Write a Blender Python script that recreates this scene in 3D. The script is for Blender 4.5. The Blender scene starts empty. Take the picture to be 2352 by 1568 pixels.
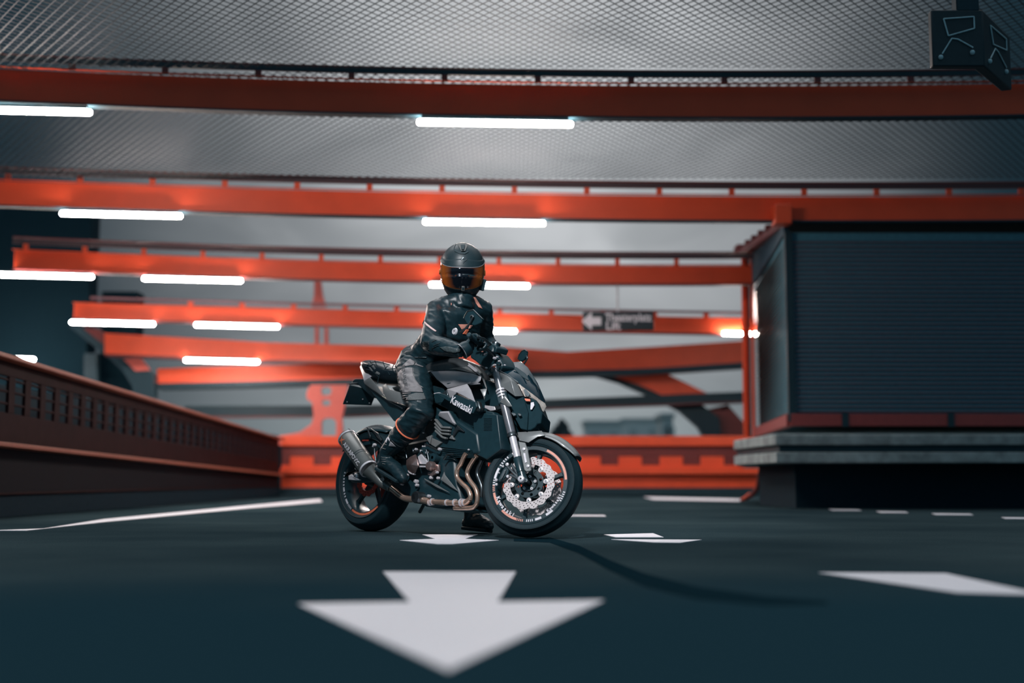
import bpy, math, random
from mathutils import Vector, Matrix, noise
random.seed(4)
S = bpy.context.scene
COL = S.collection
V = Vector
# ------------------------------------------------------------ camera
F = 2940.0; PITCH = math.atan(316/F); CH = 0.345
cam = bpy.data.cameras.new('camera'); camo = bpy.data.objects.new('camera', cam); COL.objects.link(camo)
camo.location = (0, 0, CH); camo.rotation_euler = (math.pi/2+PITCH, 0, 0)
cam.sensor_width = 36; cam.lens = F/2352*36; cam.clip_end = 2000
cam.dof.use_dof = True; cam.dof.focus_distance = 7.85; cam.dof.aperture_fstop = 0.9
S.camera = camo
# ------------------------------------------------------------ view
S.view_settings.view_transform = 'Standard'; S.view_settings.look = 'None'
S.view_settings.gamma = 1; S.view_settings.exposure = 0.0
# ------------------------------------------------------------ world: heavy overcast sky
W = bpy.data.worlds.new('overcast_sky'); S.world = W; W.use_nodes = True
nt = W.node_tree; nt.nodes.clear()
def N(t, **k):
    n = nt.nodes.new(t)
    for a, b in k.items(): setattr(n, a, b)
    return n
def MT(op, a, b=None, c=None):
    n = N('ShaderNodeMath', operation=op)
    for i, x in enumerate((a, b, c)):
        if x is None: continue
        if isinstance(x, (int, float)): n.inputs[i].default_value = x
        else: nt.links.new(x, n.inputs[i])
    return n.outputs[0]
def MR(x, a, b, c, d):
    n = N('ShaderNodeMapRange', interpolation_type='SMOOTHSTEP')
    for i, q in enumerate((x, a, b, c, d)):
        if isinstance(q, (int, float)): n.inputs[i].default_value = q
        else: nt.links.new(q, n.inputs[i])
    return n.outputs[0]
tc = N('ShaderNodeTexCoord'); sp = N('ShaderNodeSeparateXYZ'); nt.links.new(tc.outputs['Generated'], sp.inputs[0])
X_, Y_, Z_ = sp.outputs
az = MT('ARCTAN2', X_, Y_)                       # 0 = straight ahead, + = right
low = MR(Z_, -0.02, 0.30, 0.29, 0.54)
high = MT('MULTIPLY', MR(Z_, 0.45, 0.95, 0.0, 1.7), MR(Y_, 0.0, 0.5, 0.15, 1.0))
leftm = MR(az, -0.40, 0.0, 0.0, 1.0)
rightm = MR(az, 0.39, 0.05, 0.0, 1.0)
side = MT('MULTIPLY', leftm, rightm)
mp = N('ShaderNodeMapping'); nt.links.new(tc.outputs['Generated'], mp.inputs[0]); mp.inputs['Scale'].default_value = (5, 5, 11)
nz = N('ShaderNodeTexNoise'); nt.links.new(mp.outputs[0], nz.inputs[0]); nz.inputs['Scale'].default_value = 1.3; nz.inputs['Detail'].default_value = 3; nz.inputs['Distortion'].default_value = .6
cl = MR(nz.outputs[0], 0.3, 0.68, 0.74, 1.12)
br = MT('MULTIPLY', MT('MULTIPLY', low, side), cl)
br = MT('ADD', br, high)
grd = MR(Z_, -0.05, -0.005, 0.12, 1.0)
br = MT('MULTIPLY', br, grd)
cr = N('ShaderNodeCombineColor')
back = MR(Y_, 0.25, -0.15, 0.0, 1.0)     # teal fill added to the sky behind the viewer
nt.links.new(MT('ADD', MT('MULTIPLY', br, MR(Z_, 0.0, 0.12, 0.90, 1.0)), MT('MULTIPLY_ADD', back, .05, .011)), cr.inputs[0])
nt.links.new(MT('ADD', MT('MULTIPLY', br, 1.01), MT('MULTIPLY_ADD', back, .11, .028)), cr.inputs[1])
nt.links.new(MT('ADD', MT('MULTIPLY', br, 1.03), MT('MULTIPLY_ADD', back, .15, .040)), cr.inputs[2])
bg = N('ShaderNodeBackground'); nt.links.new(cr.outputs[0], bg.inputs[0]); bg.inputs[1].default_value = 1.0
wo = N('ShaderNodeOutputWorld'); nt.links.new(bg.outputs[0], wo.inputs[0])
# weak daylight through the clouds, almost straight down
sun = bpy.data.lights.new('daylight', 'SUN'); sun.energy = 0.6; sun.angle = math.radians(35); sun.color = (1, .98, 1)
suno = bpy.data.objects.new('daylight', sun); COL.objects.link(suno)
suno.rotation_euler = (math.radians(-24), math.radians(-16), 0)

FILL_ENERGY = 1150
# ------------------------------------------------------------ pixel -> world (measuring the photograph)
CAMP = V((0, 0, CH)); FW = V((0, math.cos(PITCH), math.sin(PITCH))); UP = V((0, -math.sin(PITCH), math.cos(PITCH)))
def ray(px, py): return V(((px-1176)/F, 0, 0)) + UP*((784-py)/F) + FW
def gp(px, py, z=0.0):
    r = ray(px, py); return CAMP + r*((z-CH)/r.z)
def pw(px, py, Y):
    r = ray(px, py); return CAMP + r*(Y/r.y)

# ------------------------------------------------------------ materials
def lin(c): return tuple(((x/255)/12.92 if x/255 <= .04045 else ((x/255+.055)/1.055)**2.4) for x in c)
MATS = {}
def mat(name, col, rough=.5, metal=0.0, var=.12, scale=30, bump=0.0, coat=0.0, emit=0, spec=.5, alpha=1, trans=0, ecol=None):
    if name in MATS: return MATS[name]
    m = bpy.data.materials.new(name); m.use_nodes = True; t = m.node_tree
    p = t.nodes['Principled BSDF']
    n = t.nodes.new('ShaderNodeTexNoise'); n.inputs['Scale'].default_value = scale; n.inputs['Detail'].default_value = 4
    c = t.nodes.new('ShaderNodeTexCoord'); t.links.new(c.outputs['Object'], n.inputs['Vector'])
    r = t.nodes.new('ShaderNodeValToRGB'); e = r.color_ramp.elements
    e[0].position = .3; e[1].position = .7
    e[0].color = (*[max(0, x*(1-var)) for x in col], 1); e[1].color = (*[min(1, x*(1+var)) for x in col], 1)
    t.links.new(n.outputs[0], r.inputs[0]); t.links.new(r.outputs[0], p.inputs['Base Color'])
    p.inputs['Roughness'].default_value = rough; p.inputs['Metallic'].default_value = metal
    p.inputs['Specular IOR Level'].default_value = spec; p.inputs['Coat Weight'].default_value = coat
    p.inputs['Coat Roughness'].default_value = .08
    p.inputs['Transmission Weight'].default_value = trans
    if emit:
        p.inputs['Emission Color'].default_value = (*(ecol or col), 1); p.inputs['Emission Strength'].default_value = emit
    if bump:
        b = t.nodes.new('ShaderNodeBump'); b.inputs['Strength'].default_value = bump; b.inputs['Distance'].default_value = .01
        t.links.new(n.outputs[0], b.inputs['Height']); t.links.new(b.outputs[0], p.inputs['Normal'])
    MATS[name] = m; return m
ORANGE = mat('orange_paint', (.80, .085, .024), .5, var=.06, scale=3)
DRED = mat('dark_red_paint', (.16, .025, .022), .5)
NAVY = mat('dark_steel', (.014, .042, .056), .55, spec=.3)
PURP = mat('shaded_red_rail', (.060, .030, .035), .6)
KTEAL = mat('dark_teal_panel', (.020, .060, .088), .6, spec=.2)
DARKW = mat('dark_wall', (.012, .032, .046), .8, spec=.1)
WHITE = mat('white_road_paint', (.78, .76, .80), .6, var=.05, scale=60)
CONC = mat('concrete', (.28, .33, .33), .8, var=.35, scale=6, bump=.3)
TUBE = mat('lamp_tube', (1, .9, .84), .4, emit=155, ecol=(1, .86, .80), var=0)
RUBBER = mat('tyre_rubber', (.008, .026, .034), .62, spec=.25, scale=90, bump=.05)
BLK = mat('satin_black', (.009, .033, .043), .42)
BLKF = mat('flat_black', (.009, .033, .043), .75, spec=.12)
BLKM = mat('black_metal', (.012, .036, .046), .30, metal=.0, coat=.3)
GLOSS = mat('gloss_black', (.007, .028, .042), .10, coat=.6)
GREY = mat('matte_grey_paint', (.20, .21, .21), .36, metal=.25, var=.04, coat=.15)
GREYL = mat('light_grey_paint', (.40, .39, .41), .36, metal=.15, var=.04)
STEEL = mat('brushed_steel', (.80, .76, .79), .28, metal=.4)
DSTEEL = mat('dark_machined_metal', (.12, .14, .15), .3, metal=.9)
DISC = mat('brake_disc_steel', (.56, .50, .50), .45, metal=.15)
BRONZE = mat('bronze_cover', (.42, .30, .28), .32, metal=.8)
PIPE = mat('heat_tinted_steel', (.66, .44, .34), .22, metal=.75, var=.3, scale=12)
TIT = mat('titanium_sleeve', (.16, .17, .165), .36, metal=.5, var=.08)
ORS = mat('orange_sticker', (.85, .20, .10), .45)
SALM = mat('salmon_stripe', (.85, .36, .27), .5)
WST = mat('white_sticker', (.80, .76, .80), .5)
REDM = mat('red_anodised', (.36, .05, .035), .4, metal=.3)
LEATH = mat('black_leather', (.008, .026, .034), .38, bump=.10, scale=45, spec=.4)
LEATHG = mat('grey_leather', (.20, .19, .195), .42, bump=.15, scale=45)
FABRIC = mat('black_fabric', (.009, .030, .040), .8, bump=.2, scale=120, spec=.2)
HELM = mat('matte_helmet', (.018, .038, .046), .42, spec=.6, var=.03)
VISOR = mat('iridium_visor', (.30, .055, .02), .10, metal=.6, var=.02, coat=.5)
_t = VISOR.node_tree; _lw = _t.nodes.new('ShaderNodeLayerWeight'); _lw.inputs[0].default_value = .45; _r = _t.nodes.new('ShaderNodeValToRGB')
_e = _r.color_ramp.elements; _e[0].position = .13; _e[0].color = (.010, .014, .022, 1); _e[1].position = .46; _e[1].color = (1.0, .24, .035, 1)
_t.links.new(_lw.outputs['Facing'], _r.inputs[0]); _t.links.new(_r.outputs[0], _t.nodes['Principled BSDF'].inputs['Base Color'])
GLASSL = mat('headlight_lens', (.80, .62, .54), .12, metal=.2, coat=1, var=.4, scale=18)
SIGN = mat('sign_black', (.012, .028, .036), .5)
# asphalt
def asphalt():
    m = bpy.data.materials.new('asphalt'); m.use_nodes = True; t = m.node_tree; p = t.nodes['Principled BSDF']
    c = t.nodes.new('ShaderNodeTexCoord')
    n1 = t.nodes.new('ShaderNodeTexNoise'); n1.inputs['Scale'].default_value = 160; n1.inputs['Detail'].default_value = 3
    n2 = t.nodes.new('ShaderNodeTexNoise'); n2.inputs['Scale'].default_value = .55; n2.inputs['Detail'].default_value = 4
    for n in (n1, n2): t.links.new(c.outputs['Object'], n.inputs['Vector'])
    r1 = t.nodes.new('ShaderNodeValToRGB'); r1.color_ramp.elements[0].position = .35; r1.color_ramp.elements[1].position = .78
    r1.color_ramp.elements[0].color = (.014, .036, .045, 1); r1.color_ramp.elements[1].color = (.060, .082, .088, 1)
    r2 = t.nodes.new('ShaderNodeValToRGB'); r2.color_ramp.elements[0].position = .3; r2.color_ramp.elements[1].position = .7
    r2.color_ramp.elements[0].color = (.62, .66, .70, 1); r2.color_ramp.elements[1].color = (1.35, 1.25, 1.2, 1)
    mx = t.nodes.new('ShaderNodeMixRGB'); mx.blend_type = 'MULTIPLY'; mx.inputs[0].default_value = 1
    t.links.new(n1.outputs[0], r1.inputs[0]); t.links.new(n2.outputs[0], r2.inputs[0])
    t.links.new(r1.outputs[0], mx.inputs[1]); t.links.new(r2.outputs[0], mx.inputs[2]); # foreground shade painted into the colour, deepening towards the viewer, with a ragged edge
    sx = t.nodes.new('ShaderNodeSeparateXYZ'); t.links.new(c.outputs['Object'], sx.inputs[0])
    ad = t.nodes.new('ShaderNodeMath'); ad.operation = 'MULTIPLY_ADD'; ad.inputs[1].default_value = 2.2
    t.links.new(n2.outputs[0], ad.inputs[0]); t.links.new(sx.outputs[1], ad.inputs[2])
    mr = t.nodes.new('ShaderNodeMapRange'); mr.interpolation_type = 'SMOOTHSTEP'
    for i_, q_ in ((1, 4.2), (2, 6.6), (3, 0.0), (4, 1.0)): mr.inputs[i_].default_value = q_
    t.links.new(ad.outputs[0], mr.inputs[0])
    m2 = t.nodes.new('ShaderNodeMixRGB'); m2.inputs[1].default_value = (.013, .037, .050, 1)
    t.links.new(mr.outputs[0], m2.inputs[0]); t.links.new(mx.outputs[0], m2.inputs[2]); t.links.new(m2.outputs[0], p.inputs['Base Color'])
    b = t.nodes.new('ShaderNodeBump'); b.inputs['Strength'].default_value = .5; b.inputs['Distance'].default_value = .004
    t.links.new(n1.outputs[0], b.inputs['Height']); t.links.new(b.outputs[0], p.inputs['Normal'])
    p.inputs['Roughness'].default_value = .85; p.inputs['Specular IOR Level'].default_value = .0
    return m
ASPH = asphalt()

# ------------------------------------------------------------ mesh builder
def empty(name, M, label=None, cat=None, group=None):
    o = bpy.data.objects.new(name, None); COL.objects.link(o)
    o.matrix_world = M if isinstance(M, Matrix) else Matrix.Translation(M)
    o.empty_display_size = .1
    return tag(o, label, cat, group)
def tag(o, label=None, cat=None, group=None, kind=None):
    if label: o['label'] = label
    if cat: o['category'] = cat
    if group: o['group'] = group
    if kind: o['kind'] = kind
    return o
def frame_to(a, b, roll=V((0, 0, 1))):
    """matrix with +Z along a->b"""
    z = (b-a).normalized(); x = roll.cross(z)
    if x.length < 1e-5: x = V((1, 0, 0)).cross(z)
    x.normalize(); y = z.cross(x)
    M = Matrix((x, y, z)).transposed().to_4x4(); M.translation = a
    return M
class MB:
    def __init__(s): s.v = []; s.f = []
    def add(s, vs, fs, M=None):
        n = len(s.v)
        s.v += [(M @ V(p)) if M is not None else V(p) for p in vs]
        s.f += [tuple(i+n for i in f) for f in fs]; return s
    def box(s, c, d, M=None):
        c = V(c); x, y, z = [q/2 for q in d]
        vs = [c+V((i*x, j*y, k*z)) for i in (-1, 1) for j in (-1, 1) for k in (-1, 1)]
        return s.add(vs, [(0, 1, 3, 2), (4, 6, 7, 5), (0, 4, 5, 1), (2, 3, 7, 6), (0, 2, 6, 4), (1, 5, 7, 3)], M)
    def bar(s, a, b, w, h, roll=V((0, 0, 1))):
        """box from a to b; h along roll, w across"""
        a = V(a); b = V(b); M = frame_to(a, b, roll)
        return s.box((0, 0, (b-a).length/2), (w, h, (b-a).length), M)
    def prism(s, poly, off):
        """3-D polygon extruded by vector off"""
        off = V(off); n = len(poly); vs = [V(p) for p in poly]+[V(p)+off for p in poly]
        return s.add(vs, [tuple(range(n-1, -1, -1)), tuple(range(n, 2*n))]+[(i, (i+1) % n, (i+1) % n+n, i+n) for i in range(n)])
    def tube(s, pts, r, n=14, cap=True, flat=None):
        pts = [V(p) for p in pts]; rs = r if isinstance(r, (list, tuple)) else [r]*len(pts)
        t0 = (pts[1]-pts[0]).normalized(); u = t0.orthogonal().normalized()
        if flat is not None: u = (V(flat)-t0*V(flat).dot(t0)).normalized()
        rings = []
        for i, p in enumerate(pts):
            a = pts[max(0, i-1)]; b = pts[min(len(pts)-1, i+1)]; t = (b-a).normalized()
            u = (u-t*u.dot(t)).normalized(); w = t.cross(u)
            ra, rb = rs[i] if isinstance(rs[i], (list, tuple)) else (rs[i], rs[i])
            rings.append([p+u*math.cos(2*math.pi*k/n)*ra+w*math.sin(2*math.pi*k/n)*rb for k in range(n)])
        vs = [q for R in rings for q in R]; fs = []
        for i in range(len(pts)-1):
            for k in range(n):
                a = i*n+k; b = i*n+(k+1) % n; fs.append((a, b, b+n, a+n))
        if cap: fs += [tuple(range(n-1, -1, -1)), tuple(range((len(pts)-1)*n, len(pts)*n))]
        return s.add(vs, fs)
    def lathe(s, prof, M=None, n=32, a0=0, a1=2*math.pi, close=False):
        """profile [(r, h)] round local Z"""
        full = abs(a1-a0-2*math.pi) < 1e-6; m = n if full else n+1
        vs = []; fs = []; P = len(prof)
        for i in range(m):
            a = a0+(a1-a0)*i/n
            vs += [(r*math.cos(a), r*math.sin(a), h) for r, h in prof]
        for i in range(n):
            j = (i+1) % m
            for k in range(P if close else P-1):
                k2 = (k+1) % P
                fs.append((i*P+k, j*P+k, j*P+k2, i*P+k2))
        return s.add(vs, fs, M)
    def ball(s, c, r, n=16, M=None, sc=(1, 1, 1)):
        h = n//2; vs = []; fs = []
        for i in range(h+1):
            for k in range(n):
                a = math.pi*i/h; b = 2*math.pi*k/n
                vs.append(V(c)+V((r*sc[0]*math.sin(a)*math.cos(b), r*sc[1]*math.sin(a)*math.sin(b), r*sc[2]*math.cos(a))))
        for i in range(h):
            for k in range(n): fs.append((i*n+k, (i+1)*n+k, (i+1)*n+(k+1) % n, i*n+(k+1) % n))
        return s.add(vs, fs, M)
    def mesh(s, name, M=None):
        me = bpy.data.meshes.new(name)
        me.from_pydata([tuple((M @ p) if M is not None else p) for p in s.v], [], s.f)
        import bmesh
        bm = bmesh.new(); bm.from_mesh(me); bmesh.ops.remove_doubles(bm, verts=bm.verts, dist=1e-5)
        bmesh.ops.recalc_face_normals(bm, faces=bm.faces); bm.to_mesh(me); bm.free()
        return me
    def build(s, name, m, parent=None, M=None, bevel=0, solid=0, smooth=40, sub=0):
        return link(name, s.mesh(name, M), m, parent, bevel, solid, smooth, sub)
def link(name, me, m, parent=None, bevel=0, solid=0, smooth=40, sub=0):
    o = bpy.data.objects.new(name, me); COL.objects.link(o)
    if m: me.materials.clear(); me.materials.append(m)
    if smooth:
        me.polygons.foreach_set('use_smooth', [True]*len(me.polygons)); me.set_sharp_from_angle(angle=math.radians(smooth))
    if parent: o.parent = parent
    if solid:
        q = o.modifiers.new('s', 'SOLIDIFY'); q.thickness = solid; q.offset = 0
    if bevel:
        q = o.modifiers.new('b', 'BEVEL'); q.width = bevel; q.segments = 2; q.limit_method = 'ANGLE'; q.angle_limit = math.radians(35)
    if sub:
        q = o.modifiers.new('u', 'SUBSURF'); q.levels = sub; q.render_levels = sub
    return o
def bake(o):
    dg = bpy.context.evaluated_depsgraph_get(); dg.update()
    me = bpy.data.meshes.new_from_object(o.evaluated_get(dg)); me.name = o.name
    o.modifiers.clear(); o.data = me; return o
def blob(name, mb, m, parent, vox=.008, sm=6, disp=None, M=None):
    """voxel union of overlapping solids, smoothed into one continuous skin"""
    o = mb.build(name, m, parent, M=M, smooth=0)
    q = o.modifiers.new('r', 'REMESH'); q.mode = 'VOXEL'; q.voxel_size = vox; q.use_smooth_shade = True
    if sm:
        q = o.modifiers.new('s', 'SMOOTH'); q.iterations = sm; q.factor = .6
    bake(o)
    if disp:
        me = o.data
        for v in me.vertices: v.co = v.co + v.normal*disp(v.co)
    o.data.polygons.foreach_set('use_smooth', [True]*len(o.data.polygons))
    if not o.data.materials: o.data.materials.append(m)
    return o
def curve_mesh(name, loops, depth, bevel=0):
    """filled 2-D outline with holes (even-odd), extruded +-depth along Z"""
    from mathutils.geometry import delaunay_2d_cdt
    K = 50.0; pts = []; ed = []
    for L_ in loops:
        n = len(pts); k = len(L_); pts += [V((x*K, y*K)) for x, y in L_]; ed += [(n+i, n+(i+1) % k) for i in range(k)]
    r = delaunay_2d_cdt(pts, ed, [], 0, 1e-5); vs = r[0]
    segs = [(pts[a].x, pts[a].y, pts[b].x, pts[b].y) for a, b in ed]
    fs = []
    for f in r[2]:
        cx = sum(vs[i].x for i in f)/len(f); cy = sum(vs[i].y for i in f)/len(f); ins = False
        for x1, y1, x2, y2 in segs:
            if (y1 > cy) != (y2 > cy) and cx < (x2-x1)*(cy-y1)/(y2-y1)+x1: ins = not ins
        if ins: fs.append(tuple(f))
    cnt = {}
    for f in fs:
        for i in range(len(f)):
            a, b = f[i], f[(i+1) % len(f)]; k = (min(a, b), max(a, b)); cnt.setdefault(k, []).append((a, b))
    n = len(vs); V3 = [(v.x/K, v.y/K, -depth) for v in vs]+[(v.x/K, v.y/K, depth) for v in vs]
    F3 = [tuple(reversed(f)) for f in fs]+[tuple(i+n for i in f) for f in fs]
    for k, q in cnt.items():
        if len(q) == 1: a, b = q[0]; F3.append((a, b, b+n, a+n))
    me = bpy.data.meshes.new(name); me.from_pydata(V3, [], F3); me.update(); return me
def text_mesh(name, txt, size, depth=.001, bold=.0, align='CENTER', shear=0):
    cu = bpy.data.curves.new(name, 'FONT'); cu.body = txt; cu.size = size; cu.extrude = depth; cu.offset = bold
    cu.align_x = align; cu.align_y = 'CENTER'; cu.shear = shear; cu.resolution_u = 3
    o = bpy.data.objects.new(name, cu); COL.objects.link(o)
    dg = bpy.context.evaluated_depsgraph_get(); me = bpy.data.meshes.new_from_object(o.evaluated_get(dg))
    bpy.data.objects.remove(o); me.name = name; return me
def circ(cx, cy, r, n=12): return [(cx+r*math.cos(2*math.pi*i/n), cy+r*math.sin(2*math.pi*i/n)) for i in range(n)]
def join_meshes(name, items):
    mb = MB()
    for me, M in items: mb.add([v.co for v in me.vertices], [tuple(p.vertices) for p in me.polygons], M)
    return mb
def interp(pts, x):
    if x <= pts[0][0]: (a, b), (c, d) = pts[0], pts[1]
    elif x >= pts[-1][0]: (a, b), (c, d) = pts[-2], pts[-1]
    else:
        for i in range(len(pts)-1):
            if pts[i][0] <= x <= pts[i+1][0]: (a, b), (c, d) = pts[i], pts[i+1]; break
    return b+(d-b)*(x-a)/(c-a)

# ============================================================ SETTING
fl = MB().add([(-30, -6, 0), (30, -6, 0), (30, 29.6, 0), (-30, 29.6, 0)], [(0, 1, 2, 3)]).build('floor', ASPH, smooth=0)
tag(fl, 'dark grey asphalt parking deck floor', kind='structure')
gd = MB().add([(-400, 27.6, -6), (400, 27.6, -6), (400, 900, -6), (-400, 900, -6)], [(0, 1, 2, 3)]).build('ground', mat('far_ground', (.10, .12, .11), .9), smooth=0)
tag(gd, 'hazy ground beyond the parking deck', kind='structure')
def road(name, pts, label, cat, group=None, m=WHITE, z=.003, h=.003):
    P = [gp(x, y) for x, y in pts]; c = sum(P, V())/len(P); c.z = 0
    e = MB().prism([p-c+V((0, 0, z-h)) for p in P], (0, 0, h)).build(name, m, smooth=0); e.location = c
    return tag(e, label, cat, group)
road('road_arrow', [(880, 1314), (1185, 1314), (1142, 1384), (1388, 1380), (1030, 1542), (685, 1388), (942, 1384)],
     'large white painted road arrow in the foreground pointing at the viewer', 'road marking')
road('road_arrow', [(970, 1228), (1097, 1228), (1068, 1238), (1146, 1241), (1040, 1250), (1005, 1250), (918, 1241), (1000, 1238)],
     'small white painted arrow lying flat just under the motorcycle engine', 'road marking')
road('road_arrow', [(1387, 1228), (1500, 1225), (1524, 1234), (1414, 1234)], 'short white painted bar right of the front wheel, farther of two', 'road marking')
road('road_arrow', [(1404, 1239), (1612, 1240), (1562, 1247), (1500, 1246)], 'white painted wedge right of the front wheel, nearer of two', 'road marking')
road('road_arrow', [(1880, 1316), (2172, 1318), (2400, 1368), (2200, 1362)], 'blurred white painted arrow at the lower right of the road', 'road marking')
road('lane_line', [(-40, 1219), (100, 1214), (240, 1192), (700, 1149), (735, 1146), (740, 1152), (655, 1160), (580, 1166), (240, 1199), (60, 1219)],
     'long white lane line running beside the left barrier', 'road marking')
road('lane_line', [(1478, 1141), (1700, 1146), (1700, 1151), (1500, 1147)], 'white line far behind the front wheel near the distant barrier', 'road marking')
road('lane_line', [(1300, 1182.5), (1388, 1183), (1392, 1186), (1300, 1185.5)], 'short thin white dash right of the front tyre', 'road marking')
for a, l in (((1903, 1979, 1171), 'white dash on dark floor below the kiosk, leftmost of four'), ((2013, 2087, 1176), 'white dash on dark floor below the kiosk, second from left of four'),
             ((2140, 2236, 1181), 'white dash on dark floor below the kiosk, third from left of four'), ((2300, 2380, 1190), 'white dash on dark floor cut by the right picture edge')):
    road('lane_dash', [(a[0], a[2]-2), (a[1]-8, a[2]-1), (a[1], a[2]+2), (a[0]+10, a[2]+1.5)], l, 'road marking')
# tar seam curving from the front wheel to the right
cl_ = [(1180, 1240), (1262, 1240), (1330, 1262), (1400, 1298), (1480, 1332), (1600, 1362), (1760, 1380), (1900, 1384)]
wd = [3, 6, 9, 12, 15, 14, 10, 3]
up_ = [(x, y-w) for (x, y), w in zip(cl_, wd)]; dn_ = [(x, y+w) for (x, y), w in zip(cl_, wd)]
P = [gp(*p) for p in up_]+[gp(*p) for p in dn_]; n = len(cl_)
ts = MB().add([p+V((0, 0, .0015)) for p in P], [(i, i+1, n+i+1, n+i) for i in range(n-1)]).build('tar_seam', mat('tar', (.006, .020, .028), .95, spec=0), smooth=0)
tag(ts, 'dark tar seam curving over the asphalt from the front tyre to the right', 'tar seam')

# ------------------------------------------------------------ roof beams
def beam_curve(px_pts, Y):
    """sampled edge: list of world (x, z) at depth Y"""
    out = []
    for (x, y) in px_pts:
        p = pw(x, y, Y); out.append((p.x, p.z))
    # smooth camber: quadratic least squares
    import numpy as np
    a = np.array(out)
    if len(out) > 3:
        c = np.polyfit(a[:, 0], a[:, 1], 2); return lambda x: float(np.polyval(c, x))
    return lambda x: interp(out, x)
def swept(fz, x0, x1, Y, dz0, dz1, d, n=24):
    """strip of section dz0..dz1 high, d deep (in Y, from Y), following fz"""
    mb = MB(); vs = []; fs = []
    for i in range(n+1):
        x = x0+(x1-x0)*i/n; z = fz(x)
        vs += [(x, Y, z+dz0), (x, Y, z+dz1), (x, Y+d, z+dz1), (x, Y+d, z+dz0)]
    for i in range(n):
        for k in range(4):
            fs.append((i*4+k, i*4+(k+1) % 4, (i+1)*4+(k+1) % 4, (i+1)*4+k))
    fs += [(3, 2, 1, 0), (n*4, n*4+1, n*4+2, n*4+3)]
    return mb.add(vs, fs)
def off(vs, o): 
    for i in range(len(vs.v)): vs.v[i] = vs.v[i]-o
    return vs
WEBH = {}
def roof_beam(Y, slot, label, x0, x1, web, px_per=None, rail=True, ph=0):
    fz = beam_curve(slot, Y); o = V((0, Y, fz(0)))
    e = empty('roof_beam', o, label, 'roof beam', 'orange roof beams')
    s = Y/F                                      # metres per pixel at this depth
    def B(name, a, b, yo, d, m): return off(swept(fz, x0, x1, Y+yo, -b*s, -a*s, d), o).build(name, m, e)
    B('web', 7, web, .10, .03, ORANGE)
    B('top_flange', 6.2, 8, 0, .04, ORANGE)
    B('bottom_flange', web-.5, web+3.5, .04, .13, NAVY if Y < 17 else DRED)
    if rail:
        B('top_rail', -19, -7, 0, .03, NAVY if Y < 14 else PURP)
        B('top_cap', -24, -20, 0, .03, DRED)
        n = int((x1-x0)/.9)
        for i in range(n):
            x = x0+ph+i*.9
            q = off(MB().box((x, Y+.016, fz(x)), (.06 if Y < 13 else .07, .03, 18*s)), o)
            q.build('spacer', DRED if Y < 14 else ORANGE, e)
    return fz
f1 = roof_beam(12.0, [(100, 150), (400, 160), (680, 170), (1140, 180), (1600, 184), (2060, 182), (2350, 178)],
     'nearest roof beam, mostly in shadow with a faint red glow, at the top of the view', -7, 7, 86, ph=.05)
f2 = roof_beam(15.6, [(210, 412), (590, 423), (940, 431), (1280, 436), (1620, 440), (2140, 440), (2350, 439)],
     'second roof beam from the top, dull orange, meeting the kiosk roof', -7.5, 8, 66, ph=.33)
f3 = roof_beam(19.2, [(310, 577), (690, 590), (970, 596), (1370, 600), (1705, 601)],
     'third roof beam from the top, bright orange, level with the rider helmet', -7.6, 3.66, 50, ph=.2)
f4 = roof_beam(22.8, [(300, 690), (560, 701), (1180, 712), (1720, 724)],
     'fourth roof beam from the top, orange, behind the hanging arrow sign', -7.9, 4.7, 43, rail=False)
for i in range(11):
    x = -5.8+i*.93; q = bpy.data.objects
    MB().box((x, 22.9, f4(x)-.02), (.09, .06, .12)).build('spacer', ORANGE, None)
    o_ = [o for o in COL.objects if o.name.startswith('spacer') and o.parent is None][-1]
    par = [o for o in COL.objects if o.name.startswith('roof_beam')][-1]
    o_.parent = par; o_.location = -par.location
q = swept(f4, -7.6, 4.7, 22.85, .03, .07, .05); par = [o for o in COL.objects if o.name.startswith('roof_beam')][-1]
off(q, par.location).build('top_cap', mat('grey_red', (.22, .10, .11), .6), par)
def pbeam(name, pts_top, pts_bot, Y, d, m, under, label, cat, und=10, group=None):
    """beam traced by its top and bottom edge; d deep"""
    T = [pw(x, y, Y) for x, y in pts_top]; B_ = [pw(x, y, Y) for x, y in pts_bot]
    o = V((T[0].x, Y, 0)); e = empty(name, o, label, cat, group)
    mb = MB()
    for i in range(len(T)-1):
        mb.prism([T[i]-o, T[i+1]-o, B_[i+1]-o, B_[i]-o], (0, d*.3, 0))
    mb.build('web', m, e, smooth=0)
    mb = MB()
    for i in range(len(T)-1):
        a, b = B_[i]-o, B_[i+1]-o; dz = V((0, 0, -und*Y/F))
        mb.prism([a, b, b+dz, a+dz], (0, d, 0))
    mb.build('bottom_flange', under, e, smooth=0)
    mb = MB()
    for i in range(len(T)-1):
        a, b = T[i]-o, T[i+1]-o; dz = V((0, 0, 3*Y/F))
        mb.prism([a+V((0,-.02,0)), b+V((0,-.02,0)), b+dz+V((0,-.02,0)), a+dz+V((0,-.02,0))], (0, d, 0))
    mb.build('top_flange', m, e, smooth=0)
    return e
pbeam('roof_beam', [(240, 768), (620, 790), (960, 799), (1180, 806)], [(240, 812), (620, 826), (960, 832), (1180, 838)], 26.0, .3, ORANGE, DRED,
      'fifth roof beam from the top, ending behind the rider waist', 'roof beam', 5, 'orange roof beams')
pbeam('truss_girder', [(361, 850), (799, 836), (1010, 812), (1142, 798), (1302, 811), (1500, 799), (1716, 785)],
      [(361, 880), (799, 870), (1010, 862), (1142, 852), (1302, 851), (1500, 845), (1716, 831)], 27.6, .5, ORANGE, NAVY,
      'long kinked orange girder with black underside behind the motorcycle tank', 'girder', 13)
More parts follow.
